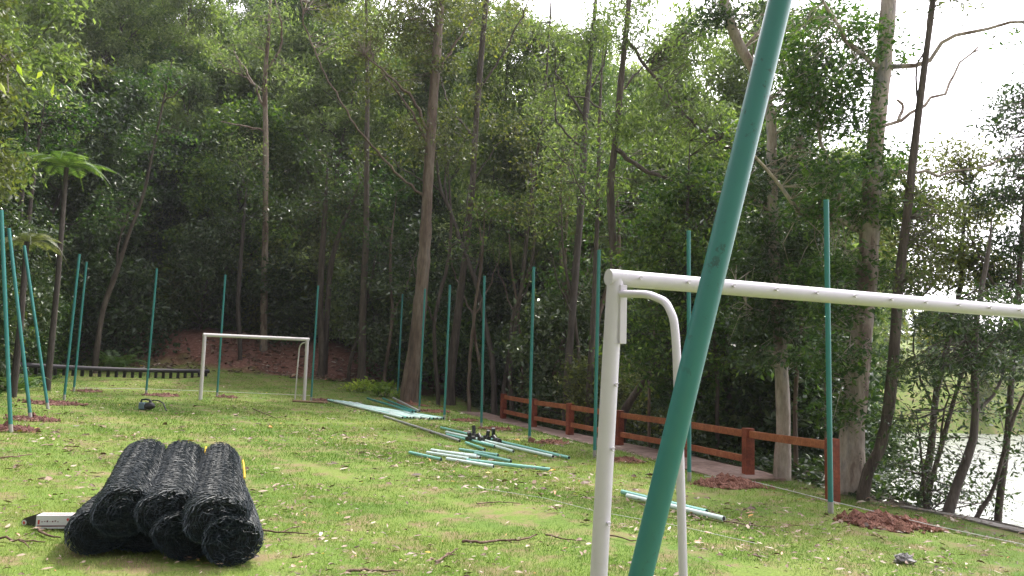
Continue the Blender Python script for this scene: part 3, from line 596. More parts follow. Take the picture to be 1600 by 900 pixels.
bank = [('leaning bank tree with forked grey stem, its crown against the white sky at the right', (1435, 800), [(1440, 780, 13), (1455, 700, 12), (1462, 620, 11), (1480, 540, 9), (1500, 450, 8), (1505, 360, 6), (1515, 290, 4)],
         [(.4, [(1480, 540), (1530, 470), (1580, 420)], 4, 2), (-.3, [(1460, 650), (1430, 560), (1425, 480)], 4, 2), (.3, [(1500, 430), (1470, 370), (1440, 320)], 3, 1)],
         [(1500, 250, 55, 28, 650), (1450, 320, 50, 28, 650), (1530, 330, 50, 30, 800), (1490, 400, 50, 30, 800), (1440, 430, 45, 30, 600), (1540, 420, 45, 30, 700), (1420, 370, 40, 30, 500), (1460, 510, 50, 22, 350), (1400, 270, 30, 20, 250)], L_OLIVE, 13.6),
        ('bank tree at the far right edge with dense dark crown', (1560, 830), [(1560, 800, 12), (1572, 700, 11), (1580, 600, 10), (1590, 480, 9), (1596, 380, 8), (1604, 280, 6), (1612, 180, 4)],
         [(.4, [(1590, 480), (1540, 420), (1520, 380)], 5, 2), (-.3, [(1580, 560), (1530, 540), (1490, 530)], 4, 1.5)],
         [(1590, 150, 28, 30, 350), (1570, 190, 25, 20, 200), (1590, 250, 35, 25, 450), (1560, 300, 45, 28, 600), (1590, 380, 40, 30, 600), (1560, 440, 45, 28, 650), (1590, 520, 40, 25, 500), (1540, 520, 40, 20, 350), (1590, 640, 30, 30, 250)], L_DARK, 12.6),
        ('mottled bank tree with curved foot standing at the concrete kerb', (1478, 812), [(1482, 800, 17), (1500, 745, 15), (1520, 690, 14), (1524, 620, 12), (1522, 550, 11), (1530, 470, 9), (1545, 390, 7), (1550, 340, 5)],
         [(.3, [(1524, 640), (1555, 600), (1570, 560)], 6, 3), (-.2, [(1522, 560), (1500, 500), (1490, 470)], 4, 2)],
         [(1530, 560, 50, 20, 380), (1480, 500, 45, 25, 450), (1570, 580, 35, 22, 260), (1500, 610, 45, 20, 220), (1450, 580, 40, 25, 260), (1550, 480, 40, 25, 350), (1460, 690, 35, 25, 160)], L_DARK, 11.3),
        ('thin dark bank stem leaning far to the right over the water', (1520, 825), [(1523, 815, 8), (1550, 770, 7), (1565, 720, 7), (1585, 650, 6), (1612, 590, 5)], [], [(1570, 690, 35, 22, 120), (1550, 740, 30, 18, 110), (1590, 720, 30, 25, 130)], L_DARK, 11.6),
        ('twin thin dark stem rising from the bank beside the forked tree', (1448, 795), [(1450, 780, 9), (1470, 700, 8), (1492, 620, 7), (1510, 560, 6), (1520, 500, 4)], [(.2, [(1470, 700), (1480, 640), (1475, 560)], 4, 2)],
         [(1500, 570, 40, 20, 220), (1470, 640, 30, 22, 170), (1430, 660, 30, 25, 200), (1530, 650, 30, 25, 150), (1420, 730, 30, 22, 240)], L_DARK, 12.6),
        ('low bushy bank sapling over the water behind the kerb', (1450, 800), [(1446, 790, 5), (1440, 720, 4), (1432, 640, 3)], [], [(1440, 760, 35, 18, 350), (1490, 770, 30, 15, 250), (1540, 780, 35, 18, 320), (1400, 720, 30, 26, 380), (1560, 650, 30, 22, 130), (1500, 720, 35, 20, 200), (1410, 650, 30, 30, 320)], L_DARK, 12.3)]
for i, (lab, base, path, limbs, clumps, lf, D) in enumerate(bank):
    hero('bank_tree', lab, base, path, B_BRN if i != 2 else B_GREY, limbs, [(a, c, d, e, n*(.5 if c > 600 else 1.5)) for a, c, d, e, n in clumps], lf, L=.11, asp=.36, droop=.25, seed=30+i, D=D, group=BK, kk=8)
LG = 'leaning and upright trunks at the left of the wood'
hero('slender_tree', 'thin reddish tree leaning right, above the fern clump at the left', (150, 545),
     [(152, 540, 11), (162, 480, 10), (180, 430, 10), (200, 370, 7), (225, 300, 6), (238, 240, 5), (255, 160, 4), (270, 90, 3)], B_BRN, limbs=[(.5, [(182, 425), (188, 370), (215, 310)], 4, 2), (-.4, [(252, 165), (275, 145), (296, 130)], 3, 1)],
     clumps=[(250, 130, 45, 30, 260), (230, 220, 45, 25, 260), (280, 220, 35, 20, 180), (170, 330, 40, 30, 300)], leaf=L_MID, L=.17, asp=.45, seed=50, D=28)
hero('slender_tree', 'grey trunk with steep bare limbs left of centre in the hillside wood', (412, 540),
     [(412, 500, 14), (414, 400, 13), (415, 300, 12), (415, 200, 11), (414, 120, 9), (420, 50, 7), (424, -40, 5)], B_EUC,
     limbs=[(.6, [(414, 165), (390, 120), (365, 80)], 5, 2), (.5, [(415, 150), (380, 120), (352, 108)], 4, 2), (-.6, [(416, 120), (440, 60), (430, 0)], 5, 2), (-.5, [(414, 205), (370, 195), (345, 190)], 4, 1.5)],
     clumps=[(400, 60, 50, 30, 400), (440, 20, 40, 25, 350), (360, 90, 40, 28, 260), (440, 120, 40, 28, 260), (380, 240, 40, 30, 260)], leaf=L_PALE, L=.2, asp=.35, droop=.4, seed=51, D=33)
for i, (lab, pth, bk, D) in enumerate([
    ('left stem of the reddish brown pair behind the far goal', [(503, 560, 14), (500, 480, 13), (503, 400, 12), (508, 330, 10), (512, 250, 6)], B_BRN, 31),
    ('right forked stem of the reddish brown pair behind the far goal', [(508, 560, 11), (512, 480, 11), (520, 400, 10), (540, 340, 8), (565, 280, 5)], B_BRN, 31.3),
    ('dark brown trunk rising left of the thickest eucalyptus', [(565, 580, 16), (567, 480, 14), (572, 360, 12), (573, 240, 10), (574, 120, 8), (572, 0, 6)], B_BRN, 30),
    ('thin dark stem behind the crossbar of the far goal', [(375, 560, 9), (372, 480, 9), (378, 380, 8), (386, 280, 6)], B_DARK, 32),
    ('very thin pale stem between the third green pole pair and the wood', [(20, 500, 9), (40, 380, 8), (55, 260, 6), (70, 160, 5)], B_GREY, 24),
    ('dark stem at the left of the wood, behind the tree fern', [(24, 420, 9), (34, 300, 8), (40, 200, 7), (48, 90, 5)], B_DARK, 25),
    ('bare slanting stem right of the far goal in deep shade', [(545, 580, 7), (560, 520, 7), (580, 440, 6), (590, 380, 5)], B_BRN, 30.5),
    ('slim brown stem behind the middle green poles', [(872, 640, 12), (880, 560, 11), (890, 470, 9), (900, 370, 7)], B_BRN, 25.5),
    ('slim pale stem leaning left of the near goal post', [(905, 640, 8), (895, 540, 8), (880, 440, 7), (875, 350, 6), (878, 260, 4)], B_EUC, 26)]):
    top = pth[-1]
    hero('slender_tree', lab, (pth[0][0], pth[0][1]), pth, bk, [], [(top[0], top[1], 45, 28, 300), (top[0]+20, top[1]+50, 45, 28, 260), (top[0]-30, top[1]+70, 40, 30, 240)],
         leaf=(L_DARK, L_MID, L_PALE)[i % 3], L=.19, asp=.42, seed=60+i, D=D, group=LG if i < 7 else None, kk=8)

ST = 'thin stems crowding the wood behind the red fence and pipes'
NB = ['just left of the pole behind the fittings', 'between the two fence poles at the path end', 'rising behind the first red fence post', 'behind the first fence span', 'behind the third fence post', 'behind the fourth fence post', 'left of the near goal corner, bent', 'behind the near goal rear stay', 'between near goal and sixth fence post', 'beside the patchy eucalyptus', 'between the two big eucalyptus trunks', 'beside the thickest trunk, right', 'in the dark right of the far goal']
for i, (px, D, sl, top, w_) in enumerate([(733, 27, 25, 330, 6), (755, 29, -15, 300, 6), (800, 27, 30, 260, 7), (815, 28, -20, 330, 5), (862, 26, 40, 200, 7), (905, 24, -28, 300, 6), (940, 23, 18, 250, 8), (1015, 19, 25, 380, 5), (1120, 18, -20, 330, 7), (1243, 15, 10, 500, 7), (1290, 15, -16, 420, 7), (685, 28, 10, 200, 8), (600, 30, 20, 300, 7)]):
    d_ = rs.normal()*9
    hero('slender_tree', 'thin '+['reddish', 'grey', 'brown'][i % 3]+' stem '+NB[i], (px, 640), [(px+d_*.2, 600, w_), (px+sl*.4+d_, 500, w_*.9), (px+sl*.7-d_, 400, w_*.8), (px+sl, top, w_*.6)], (B_T1, B_EUC, B_BRN)[i % 3], [(rs.normal()*.5, [(px+sl*.4+d_, 500), (px+sl*.4+d_+26*(-1)**i, 440), (px+sl*.4+d_+40*(-1)**i, 390)], 3, 1)],
         [(px+sl, top, 40, 26, 200), (px+sl-20, top+60, 40, 26, 160)], leaf=(L_MID, L_PALE, L_OLIVE)[i % 3], L=.18, asp=.4, seed=130+i, D=D, group=ST, kk=8, wig=.12)

# small yellow green shrub at the wood edge
def bushy(name, label, px, py, wpx, hpx, leaf, n, L, seed, cat='shrub', asp=.45, D=None, group=None, flat=.2):
    rs = np.random.default_rng(seed); b = gnd(px, py) if D is None else at(px, py, D); D = b[1]
    if D is not None: b[2] = H(b[0], b[1])
    k = D/FPX; wm, hm = wpx*k, hpx*k; root = thing(name, label, cat, tuple(b), 0, group); g1 = MB(); g2 = MB(); cl = []
    for i in range(max(8, n//40)):
        e = np.array([rs.normal()*wm*.28, rs.normal()*wm*.2, hm*rs.uniform(.25, 1)*(1-.0)]); cl.append(e)
        s0 = np.array([e[0]*.5, e[1]*.5, -.03]); g1.tube(np.array([s0, (s0+e)/2+rs.normal(size=3)*.04, e]), [.008, .006, .003], 4, cap=False)
    cl = np.array(cl); C = cl[rs.integers(0, len(cl), n)]+rs.normal(size=(n, 3))*np.array([.13, .13, .09])*max(.6, hm)
    C[:, 2] = np.maximum(C[:, 2], .02)
    add_leaves(g2, C, L, asp, .05, flat, rs)
    g1.build('stem', B_DARK, root); g2.build('foliage', leaf, root, smooth=False); return root
for i, (px, py, wp, hp, n) in enumerate([(560, 612, 60, 18, 420), (600, 620, 55, 20, 420), (632, 624, 36, 12, 200)]):
    bushy('low_shrub', ['bright yellow green low shrub beyond the far pipe heap, left one', 'bright yellow green low shrub in the middle, before the dark wood', 'small yellow green shrub tuft at the foot of the thickest trunk'][i], px, py, wp, hp, L_YEL, n, .13, 70+i, group='yellow green low shrubs')

# ferns
def frond(g, p0, az, ln, rise, drop, wid, rs):
    n = 16; P = []
    for i in range(n+1):
        s = i/n; r_ = ln*s; P.append(p0+np.array([math.cos(az)*r_, math.sin(az)*r_, rise*math.sin(s*1.9)*.9-drop*s*s]))
    P = np.array(P); g.tube(P, np.linspace(.012, .003, n+1), 3, cap=False)
    T = unit(np.gradient(P, axis=0)); side = unit(np.cross(T, [0, 0, 1.]))
    V = []; n_ = 0
    for i in np.linspace(.8, n, 42):
        j = int(min(n-1, i)); q = P[j]+(P[j+1]-P[j])*(i-j); s = i/n; wl = wid*math.sin(min(1, s*1.15+.12)*math.pi)**.7+.02
        for sg in (-1, 1):
            d = unit(side[j]*sg+T[j]*.45+np.array([0, 0, -.18-.1*rs.random()])); ww = T[j]*ln/n*.20
            V += [q, q+d*wl*.5+ww, q+d*wl, q+d*wl*.5-ww]; n_ += 1
    g.add(V, np.arange(4*n_).reshape(-1, 4), rs.random(n_))
def fern(name, label, px, py, D, trunk_px, ln, nf, leaf, seed, azr=(0, 6.28), rise=.5, drop=.6, cat='fern'):
    rs = np.random.default_rng(seed); c = at(px, py, D); b = np.array([c[0], c[1], H(c[0], c[1])])
    if trunk_px == 0: c = b+np.array([0, 0, .05])
    root = thing(name, label, cat, tuple(b)); 
    if c[2]-b[2] > .2:
        g = MB(); P = np.array([(0, 0, -.2), (.03, 0, (c[2]-b[2])*.5), (0, 0, c[2]-b[2])]); g.tube(P, [.09, .07, .06], 8); g.build('trunk', B_DARK, root)
    for i in range(nf):
        g = MB(); az = azr[0]+(azr[1]-azr[0])*(i+.3*rs.random())/nf
        frond(g, c-b, az, ln*rs.uniform(.8, 1.15), rise*rs.uniform(.7, 1.2), drop*rs.uniform(.6, 1.3), ln*.23, rs); g.build('frond', leaf, root, smooth=False)
fern('tree_fern', 'tree fern with a flat fan of sunlit green fronds in the upper left wood', 104, 262, 21, 1, 1.5, 15, L_FERN_SUNLIT, 80, rise=.55, drop=.75)
fern('tree_fern', 'drooping grey green tree fern behind the leftmost green poles', 42, 378, 18.5, 1, 1.1, 12, L_FERNG, 81, rise=.35, drop=.75)
fern('ground_fern', 'green fern clump on the soil bank left of the far goal', 185, 552, 29, 0, 1.3, 13, L_FERN, 82, rise=.9, drop=.5)
fern('ground_fern', 'small fern at the foot of the bank beside the leftmost pole', 30, 560, 20, 0, .9, 10, L_FERN, 83, rise=.5, drop=.4)

# sapling whose leaves hang into the top left corner
hero('sapling', 'bright yellow green leaves of a sapling hanging into the left edge', (-60, 1100), [(-55, 800, 16), (-60, 500, 14), (-50, 300, 12), (-45, 130, 9), (-50, -40, 5)], B_BRN, limbs=[(0, [(-48, 200), (-25, 130), (0, 100), (12, 95)], 4, 1)],
     clumps=[(-30, 95, 6, 8, 14), (-4, 105, 4, 6, 12)], leaf=L_YEL, L=.075, asp=.45, droop=.2, seed=90, D=5.5)

# ------------------------------------------------------------------ grass, leaves on the ground
def polar(n, d0, d1, a):
    D = d0*(d1/d0)**rng.random(n); th = rng.uniform(-a, a, n); return D*np.tan(th), D
x, y = polar(760000, 2.4, 31.5, R(40))
k = (lawnmask(x, y) > rng.random(len(x))); x, y = x[k], y[k]
# clumpy: thin out by noise
nn = .42+.3*vn(x, y, 7, 2)+.42*vn(x, y, 1.3, 6)+.3*vn(x, y, 3.1, 1); k = nn > rng.random(len(x))*.75; x, y = x[k], y[k]
k = ~((x > xE(y)-1.25) & (y > 14) & (y < 27.6)); x, y = x[k], y[k]
z = h(x, y); n = len(x); sc = np.clip(y/7, .7, 2.6)
az = rng.random(n)*6.283; hh = (.020+.020*rng.random(n))*np.clip(y/9, .9, 1.5); tx, ty = rng.normal(size=n)*.6*hh, rng.normal(size=n)*.6*hh
wv = .0024*sc
V = np.stack([np.stack([x-np.cos(az)*wv, y-np.sin(az)*wv, z-.004], -1), np.stack([x+np.cos(az)*wv, y+np.sin(az)*wv, z-.004], -1), np.stack([x+tx, y+ty, z+hh], -1)], 1)
g = MB(); g.add(V.reshape(-1, 3), np.arange(3*n).reshape(-1, 3), np.clip(rng.normal(.45, .2, n)+.32*vn(x, y, .55, 3)+.15*vn(x, y, 2.2, 3), 0, 1))
M_GRASS = leafmat('grass_blade', (.062, .145, .020), (.12, .205, .034), (.25, .295, .09), .55, .3, .3)
tag(g.build('grass', M_GRASS, smooth=False), 'short bright green lawn grass', 'grass', kind='stuff')
# fallen leaves
def litter(n, d0, d1, a, L, okf, seed):
    global rng
    x, y = polar(n, d0, d1, a); pat = .36+.5*vn(x, y, .9, 11)+.45*vn(x, y, 3.7, 5); k = okf(x, y) & (pat > rng.random(len(x))*.95); x, y = x[k], y[k]; n = len(x)
    z = h(x, y)+.024+.016*rng.random(n); az = rng.random(n)*6.283; Ls = L*rng.gamma(5, .2, n); Ls = np.clip(Ls, .3*L, 2.0*L)*np.clip(y/9, .62, 1.25); W = Ls*rng.uniform(.06, .17, n)
    d = np.stack([np.cos(az), np.sin(az), rng.normal(0, .15, n)], -1); s = np.stack([-np.sin(az), np.cos(az), rng.normal(0, .4, n)], -1); C = np.stack([x, y, z], -1)
    up = np.array([0, 0, 1.]); bow = (Ls*rng.uniform(-.05, .2, n))[:, None]*up; Lc = Ls[:, None]; Wc = W[:, None]
    V = np.stack([C-d*Lc*.5, C-d*Lc*.12+s*Wc+bow, C+d*Lc*.25+s*Wc*.8+bow, C+d*Lc*.5, C+d*Lc*.25-s*Wc*.8+bow*.6, C-d*Lc*.12-s*Wc+bow*.6], 1)
    return V.reshape(-1, 3), np.arange(6*n).reshape(-1, 6), rng.random(n)
m, t, p = newmat('dry_leaf')
a = N(t, "ShaderNodeAttribute", attribute_name='rnd')
t.links.new(ramp(t, a.outputs['Fac'], [(0, (.06, .035, .022)), (.3, (.14, .08, .05)), (.6, (.21, .14, .09)), (.85, (.31, .235, .165)), (.955, (.47, .41, .33)), (.98, (.42, .13, .04)), (1, (.55, .42, .05))]), p.inputs['Base Color'])
p.inputs['Roughness'].default_value = .55
M_DRY = m
okl = lambda x, y: (x < xE(y)+.2) & (x > xL(y)-.6) & (y < 31)
g = MB(); g.add(*litter(42000, 2.4, 32, R(40), .066, okl, 1))
tag(g.build('fallen_leaves', M_DRY, smooth=False), 'dry brown and pale leaves fallen on the lawn', 'leaves', kind='stuff')
g = MB(); g.add(*litter(60000, 29, 37, R(30), .12, lambda x, y: soilmask(x, y) > .3, 2))
tag(g.build('leaf_litter', M_DRY, smooth=False), 'carpet of dead leaves on the red soil bank', 'leaves', kind='stuff')

g = MB(); n = 60000; y = rng.uniform(11, 36, n); x = -9-rng.random(n)**1.5*16; k = (xL(y)-x > -.25+.5*vn(x, y, 2.1, 4)) & (x > -.75*y-3) | ((y > 34.4+.5*vn(x, y, 1.3, 9)) & (x > -24)); x, y = x[k], y[k]
C = np.stack([x, y, h(x, y)+.03+.22*rng.random(len(x))**2*np.clip(xL(y)-x, .2, 1)], -1); add_leaves(g, C, .11, .6, .0, .6)
tag(g.build('ground_cover', L_MID, smooth=False), 'low creeping green ground cover on the left bank', 'ground cover', kind='stuff')
g = MB(); n = 30000; y = rng.uniform(12.3, 34, n); x = xE(y)+.1+rng.random(n)*6; k = ((x < .43*y) & (vn(x, y, 1.7, 2) > -.3)) | ((x-xE(y) < 1.6) & (x < .56*y)); x, y = x[k], y[k]
C = np.stack([x, y, h(x, y)+.03+.3*rng.random(len(x))**2*np.clip(x-xE(y), .15, 1)], -1); add_leaves(g, C, .11, .5, .0, .6)
tag(g.build('undergrowth', L_DARK, smooth=False), 'dark leafy undergrowth on the slope behind the red fence', 'undergrowth', kind='stuff')
# sticks on the lawn
def stick(label, pts, r, forks=()):
    P = []
    for (a, c) in pts: q = gnd(a, c); P.append(q+np.array([0, 0, .025]))
    b = P[0].copy(); g = MB(); PP = []
    for i in range(len(P)-1):
        for s in np.linspace(0, 1, 5)[:-1]: PP.append(P[i]*(1-s)+P[i+1]*s+rng.normal(size=3)*.004)
    PP.append(P[-1]); PP = np.array(PP); g.tube(PP-b, np.linspace(r, r*.45, len(PP)), 6)
    for f in forks:
        q = [gnd(*f[0]), gnd(*f[1])]; g.tube(np.array([q[0]+[0, 0, .025], (q[0]+q[1])/2+[0, 0, .04], q[1]+[0, 0, .03]])-b, [r*.6, r*.5, r*.25], 5)
    o = g.build('stick', M_TWIG); o.location = b; tag(o, label, 'stick', 'sticks lying on the lawn')
stick('longest bare brown stick lying left of the near goal post', [(722, 850), (750, 852), (780, 849), (820, 846), (838, 840)], .014, [((780, 849), (800, 853))])
stick('forked stick just left of the longest stick', [(680, 882), (700, 872), (715, 862)], .011, [((690, 877), (712, 872))])
stick('long straight stick at the bottom edge of the lawn', [(540, 897), (580, 896), (626, 897)], .012)
stick('thin stick beside the near goal post foot', [(853, 840), (885, 846), (916, 850)], .008)
stick('twig running right from the ends of the two parted pipes', [(1130, 818), (1165, 824), (1210, 827)], .008)
stick('slim stick in the grass left of the small carton', [(0, 846), (30, 850), (70, 852)], .010, [((30, 850), (45, 862))])
stick('short dark twig lying just below the small carton', [(58, 832), (75, 842), (94, 845)], .012)
stick('long stick lying right of the rolls', [(405, 832), (440, 836), (482, 838)], .010, [((440, 836), (470, 828))])
stick('thin stick lying upper left of the rolls', [(0, 718), (25, 716), (50, 713)], .014)
stick('stick in the grass behind the near turquoise pole foot', [(940, 838), (985, 848), (1025, 853)], .008)
stick('curved twig on the lawn in front of the parted pipes', [(1000, 790), (1040, 812), (1075, 815)], .006)
stick('crossed twigs before the far goal', [(395, 640), (430, 655), (450, 650)], .012, [((410, 648), (440, 640))])
stick('stick between the near goal post and the longest stick', [(745, 790), (780, 787), (812, 790)], .008)

# ------------------------------------------------------------------ soil heaps round the pole holes
def heap(label, px, py, wpx, hm, mat=M_SOIL, clods=120, seed=0, deep=.5, group='soil heaps beside the pole holes'):
    rs = np.random.default_rng(200+seed); hm *= .5; b = gnd(px, py); rx = wpx*b[1]/FPX/2; ry = rx*deep*1.6; g = MB(); n, k = 12, 36
    V = []; 
    for i in range(n+1):
        s = i/n
        for j in range(k):
            a = j*2*math.pi/k; q = s*(1+.16*math.sin(3*a+seed)+.1*math.sin(5*a+2*seed)+.05*rs.normal()); X_ = math.cos(a)*rx*q; Y_ = math.sin(a)*ry*q
            V.append((X_, Y_, H(b[0]+X_, b[1]+Y_)-b[2]-.008*(i == n)*3+hm*(1-s*s)**1.2*(1+.35*rs.normal()*(s < .95))+.012))
    Fq = [(i*k+j, i*k+(j+1) % k, (i+1)*k+(j+1) % k, (i+1)*k+j) for i in range(n) for j in range(k)]
    g.add(V, Fq)
    for c in range(int(clods*2.2)):
        s = math.sqrt(rs.random())*1.05+abs(rs.normal())*.13; a = rs.random()*6.28; X_, Y_ = math.cos(a)*rx*s, math.sin(a)*ry*s; r_ = rs.gamma(1.6, .009)+.006
        ct = np.array([X_, Y_, H(b[0]+X_, b[1]+Y_)-b[2]+hm*max(0, 1-s*s)**1.2+r_*.4]); v = unit(rs.normal(size=(6, 3))*.25+np.array([(1,0,0),(-1,0,0),(0,1,0),(0,-1,0),(0,0,1),(0,0,-1)]))*r_*rs.uniform(.7, 1.2, (6, 1))
        g.add(v+ct, [(0,2,4),(2,1,4),(1,3,4),(3,0,4),(2,0,5),(1,2,5),(3,1,5),(0,3,5)])
    o = g.build('soil_heap', mat, smooth=False); o.location = b; tag(o, label, 'soil heap', group)
heap('big red soil heap at the end of the path, before the sixth fence post', 1140, 757, 90, .13, clods=260, seed=1)
heap('red soil heap right of the rightmost green pole, crossed by the string', 1392, 818, 130, .10, clods=300, seed=2)
heap('red soil heap just right of the near goal post', 978, 722, 52, .10, clods=120, seed=3)
heap('red soil heap right of the green pole nearest the near goal post', 862, 693, 48, .10, clods=100, seed=4)
heap('flat red soil heap right of the pole behind the black fittings', 772, 671, 44, .08, clods=90, seed=5)
heap('red soil patch at the left end of the concrete path', 726, 658, 38, .07, clods=70, seed=6)
heap('flat soil patch beyond the right end of the far pipe heap', 678, 643, 42, .06, clods=60, seed=7)
heap('pinkish dry soil patch at the pole just right of the far goal', 504, 626, 34, .06, M_SOILP, 60, seed=8)
heap('pinkish dry soil patch at the pole inside the far goal', 354, 621, 30, .06, M_SOILP, 50, seed=9)
heap('pinkish dry soil patch at the pole behind the black tool', 252, 618, 50, .06, M_SOILP, 70, seed=10)
heap('dry soil patch at the foot of the fifth green pole from the left', 136, 612, 40, .06, M_SOILP, 50, seed=11)
heap('wide dry soil patch at the third and fourth poles from the left', 86, 631, 80, .07, M_SOILP, 160, seed=12)
heap('wide dry soil patch at the second green pole from the left', 50, 656, 70, .07, M_SOILP, 160, seed=13)
heap('dry soil patch at the foot of the leftmost green pole', 18, 672, 70, .08, M_SOILP, 180, seed=14)
heap('soil patch under the foot of the thickest eucalyptus', 640, 632, 60, .06, M_SOIL, 60, seed=15)

# ------------------------------------------------------------------ fence poles
GP = 'turquoise fence poles standing round the lawn'
poles = [((17, 676), (2, 330), 'leftmost turquoise pole, its foot in the dry soil patch by the bank'), ((48, 656), (14, 358), 'second turquoise pole from the left, leaning left'),
         ((75, 639), (38, 385), 'third turquoise pole from the left, leaning left'), ((100, 625), (124, 398), 'fourth turquoise pole from the left, leaning right'),
         ((115, 612), (135, 410), 'fifth turquoise pole from the left, close behind the fourth'), ((228, 617), (245, 420), 'turquoise pole standing behind the small black tool'),
         ((339, 620), (352, 430), 'turquoise pole seen through the mouth of the far goal'), ((486, 627), (497, 447), 'turquoise pole just right of the far goal'),
         ((621, 622), (629, 460), 'turquoise pole just left of the thickest eucalyptus trunk'), ((655, 642), (664, 452), 'turquoise pole in front of the thickest eucalyptus trunk'),
         ((694, 656), (703, 446), 'turquoise pole at the right end of the far pipe heap'), ((752, 669), (757, 432), 'turquoise pole directly behind the black fittings'),
         ((827, 691), (834, 418), 'turquoise pole in front of the second red fence post'), ((929, 715), (936, 392), 'turquoise pole half hidden by the near goal post'),
         ((1077, 752), (1076, 362), 'turquoise pole behind the leaning near one, left of the biggest soil heap'), ((1298, 802), (1291, 314), 'rightmost turquoise pole, in front of the last fence post')]
for i, (b, tp, lab) in enumerate(poles):
    q = gnd(*b); tp_ = at(tp[0], tp[1], q[1]+(rng.normal()*.05)); g = MB()
    root = thing('fence_pole', lab, 'pole', tuple(q), 0, GP); d = tp_-q; L_ = np.linalg.norm(d)
    d0 = d/L_; g.tube(np.array([d0*.13, d0*L_*.5, d0*L_]), .03, 14); g.build('tube', M_TEAL, root)
    g = MB(); g.tube(np.array([-d0*.2, d0*.13]), .031, 14); g.build('foot', M_GALV, root)
    g = MB(); g.tube(np.array([d0*(L_+.001), d0*(L_+.012)]), .032, 14); g.build('cap', M_TEALD, root)
# the near leaning pole
a_ = at(1001, 900, 1.92); b_ = at(1219, 0, 1.84); d0 = (b_-a_)/np.linalg.norm(b_-a_)
k = (a_[2]-H(a_[0], a_[1]))/d0[2]; q = a_-d0*k; root = thing('fence_pole', 'nearest turquoise pole, large and leaning right across the near goal', 'pole', (q[0], q[1], H(q[0], q[1])), 0, GP)
L_ = 3.6; rb = np.array([q[0], q[1], H(q[0], q[1])])
g = MB(); g.tube(np.array([q-rb-d0*.2, q-rb+d0*L_*.5, q-rb+d0*L_]), .0292, 40)
M_NEAR = paint('paint_turquoise_near', (.03, .165, .160), .34, .0, (.02, .05, .045), 7)
t = M_NEAR.node_tree; p = t.nodes['Principled BSDF']
s1 = noise(t, 34, 5, .75, sc=(1, 1, .8)); s2 = noise(t, 6, 3, .5)
k1 = ramp(t, s1, [(.58, (0, 0, 0)), (.63, (.8, .8, .8))]); k2 = ramp(t, s2, [(.40, (0, 0, 0)), (.62, (1, 1, 1))])
src = p.inputs['Base Color'].links[0].from_socket
t.links.new(mixc(t, mixc(t, 1.0, k1, k2, 'MULTIPLY'), src, (.02, .045, .04)), p.inputs['Base Color'])
g.build('tube', M_NEAR, root)
g = MB(); g.tube(np.array([q-rb+d0*(L_+.001), q-rb+d0*(L_+.012)]), .031, 24); g.build('cap', M_TEALD, root)

# ------------------------------------------------------------------ goals
def goal(name, label, A, B, ht, back, mat, rad, hooks, brace_px=None, foot=False):
    A = np.array(A); B = np.array(B); root = thing(name, label, 'goal', tuple(A)); ax = unit(B-A); dx = B-A
    up = np.array([0, 0, 1.]); nb = unit(np.cross(ax, up)); nb[2] = 0; nb = unit(nb)*back
    g = MB(); e = .0
    za = ht; top = dx+up*0
    for org in (np.zeros(3), dx):
        ft = np.array([-.085, 0, 0]) if hooks else np.zeros(3)
        g = MB(); g.tube(np.array([org+ft-up*.05, org+ft*.5/ht+up*(ht-.5), org+up*(ht-rad)]), rad, 20); o = g.build('post', mat, root)
        g2 = MB(); g2.tube(np.array([org+up*(ht-.42), org+up*(ht-.416)]), rad*1.015, 20); g2.build('joint_ring', M_WHITEO, o)
    g = MB(); g.tube(np.array([-ax*rad*1.0+up*(ht-rad), dx*.5+up*(ht-rad), dx+ax*rad+up*(ht-rad)]), rad*1.001, 20); g.build('crossbar', mat, root)
    for sgn, org in (((1, np.zeros(3)), (-1, dx)) if hooks else ((-1, dx),)):
        s = ax*sgn
        # rear stay: leaves the post top, bends and goes down
        P = [org+up*(ht-.14)+nb*rad*.8+s*.01, org+up*(ht-.16)+nb*.30+s*.02, org+up*(ht-.21)+nb*.46+s*.02, org+up*(ht-.30)+nb*.53+s*.02, org+up*(ht-.45)+nb*.555+s*.02, org+up*1.0+nb*.60+s*.02, org+nb*.66+s*.02-up*.03]
        # smooth
        P = np.array(P); tt = np.linspace(0, 1, 7); T = np.linspace(0, 1, 40); PP = np.stack([np.interp(T, tt, P[:, c]) for c in range(3)], 1)
        for _ in range(3): PP[1:-1] = (PP[:-2]+2*PP[1:-1]+PP[2:])/4
        g = MB(); g.tube(PP, .021, 12); g.build('rear_stay', mat, root)
        M = Matrix.Translation(Vector(org+nb*rad*.9+up*(ht-.42)+s*(rad*.45)))
        g = MB(); ang = math.atan2(nb[1], nb[0]); g.box((-.004, -.022, 0), (.012, .022, .33), M @ Matrix.Rotation(ang, 4, 'Z')); g.build('fixing_plate', mat, root, False, .003)
    if hooks:
        Ln = np.linalg.norm(dx)
        hk = [ax*s_+up*(ht-rad)+nb*rad*.97+up*rad*.08 for s_ in np.arange(.13, Ln, .33)]+[up*z_+nb*rad*.98+ax*.01+np.array([-.085*(1-z_/ht), 0, 0]) for z_ in (.35, .75, 1.15, 1.5)]
        for c in hk:
            g = MB(); g.tube(np.array([c-nb*.01, c+nb*.012]), .008, 8)
            ring = np.array([c+nb*(.018+.0*a)+ax*math.cos(a)*.010+up*math.sin(a)*.010 for a in np.linspace(.6, 5.6, 10)]); g.tube(ring, .0036, 6); g.build('net_hook', mat, root)
    if foot:
        g = MB(); g.tube(np.array([dx-nb*.3+up*.03, dx+nb*.9+up*.05]), .03, 8); 
    return root
A = at(941, 930, 4.32); A[2] = H(A[0], A[1]); tb = at(955, 436, 4.32)
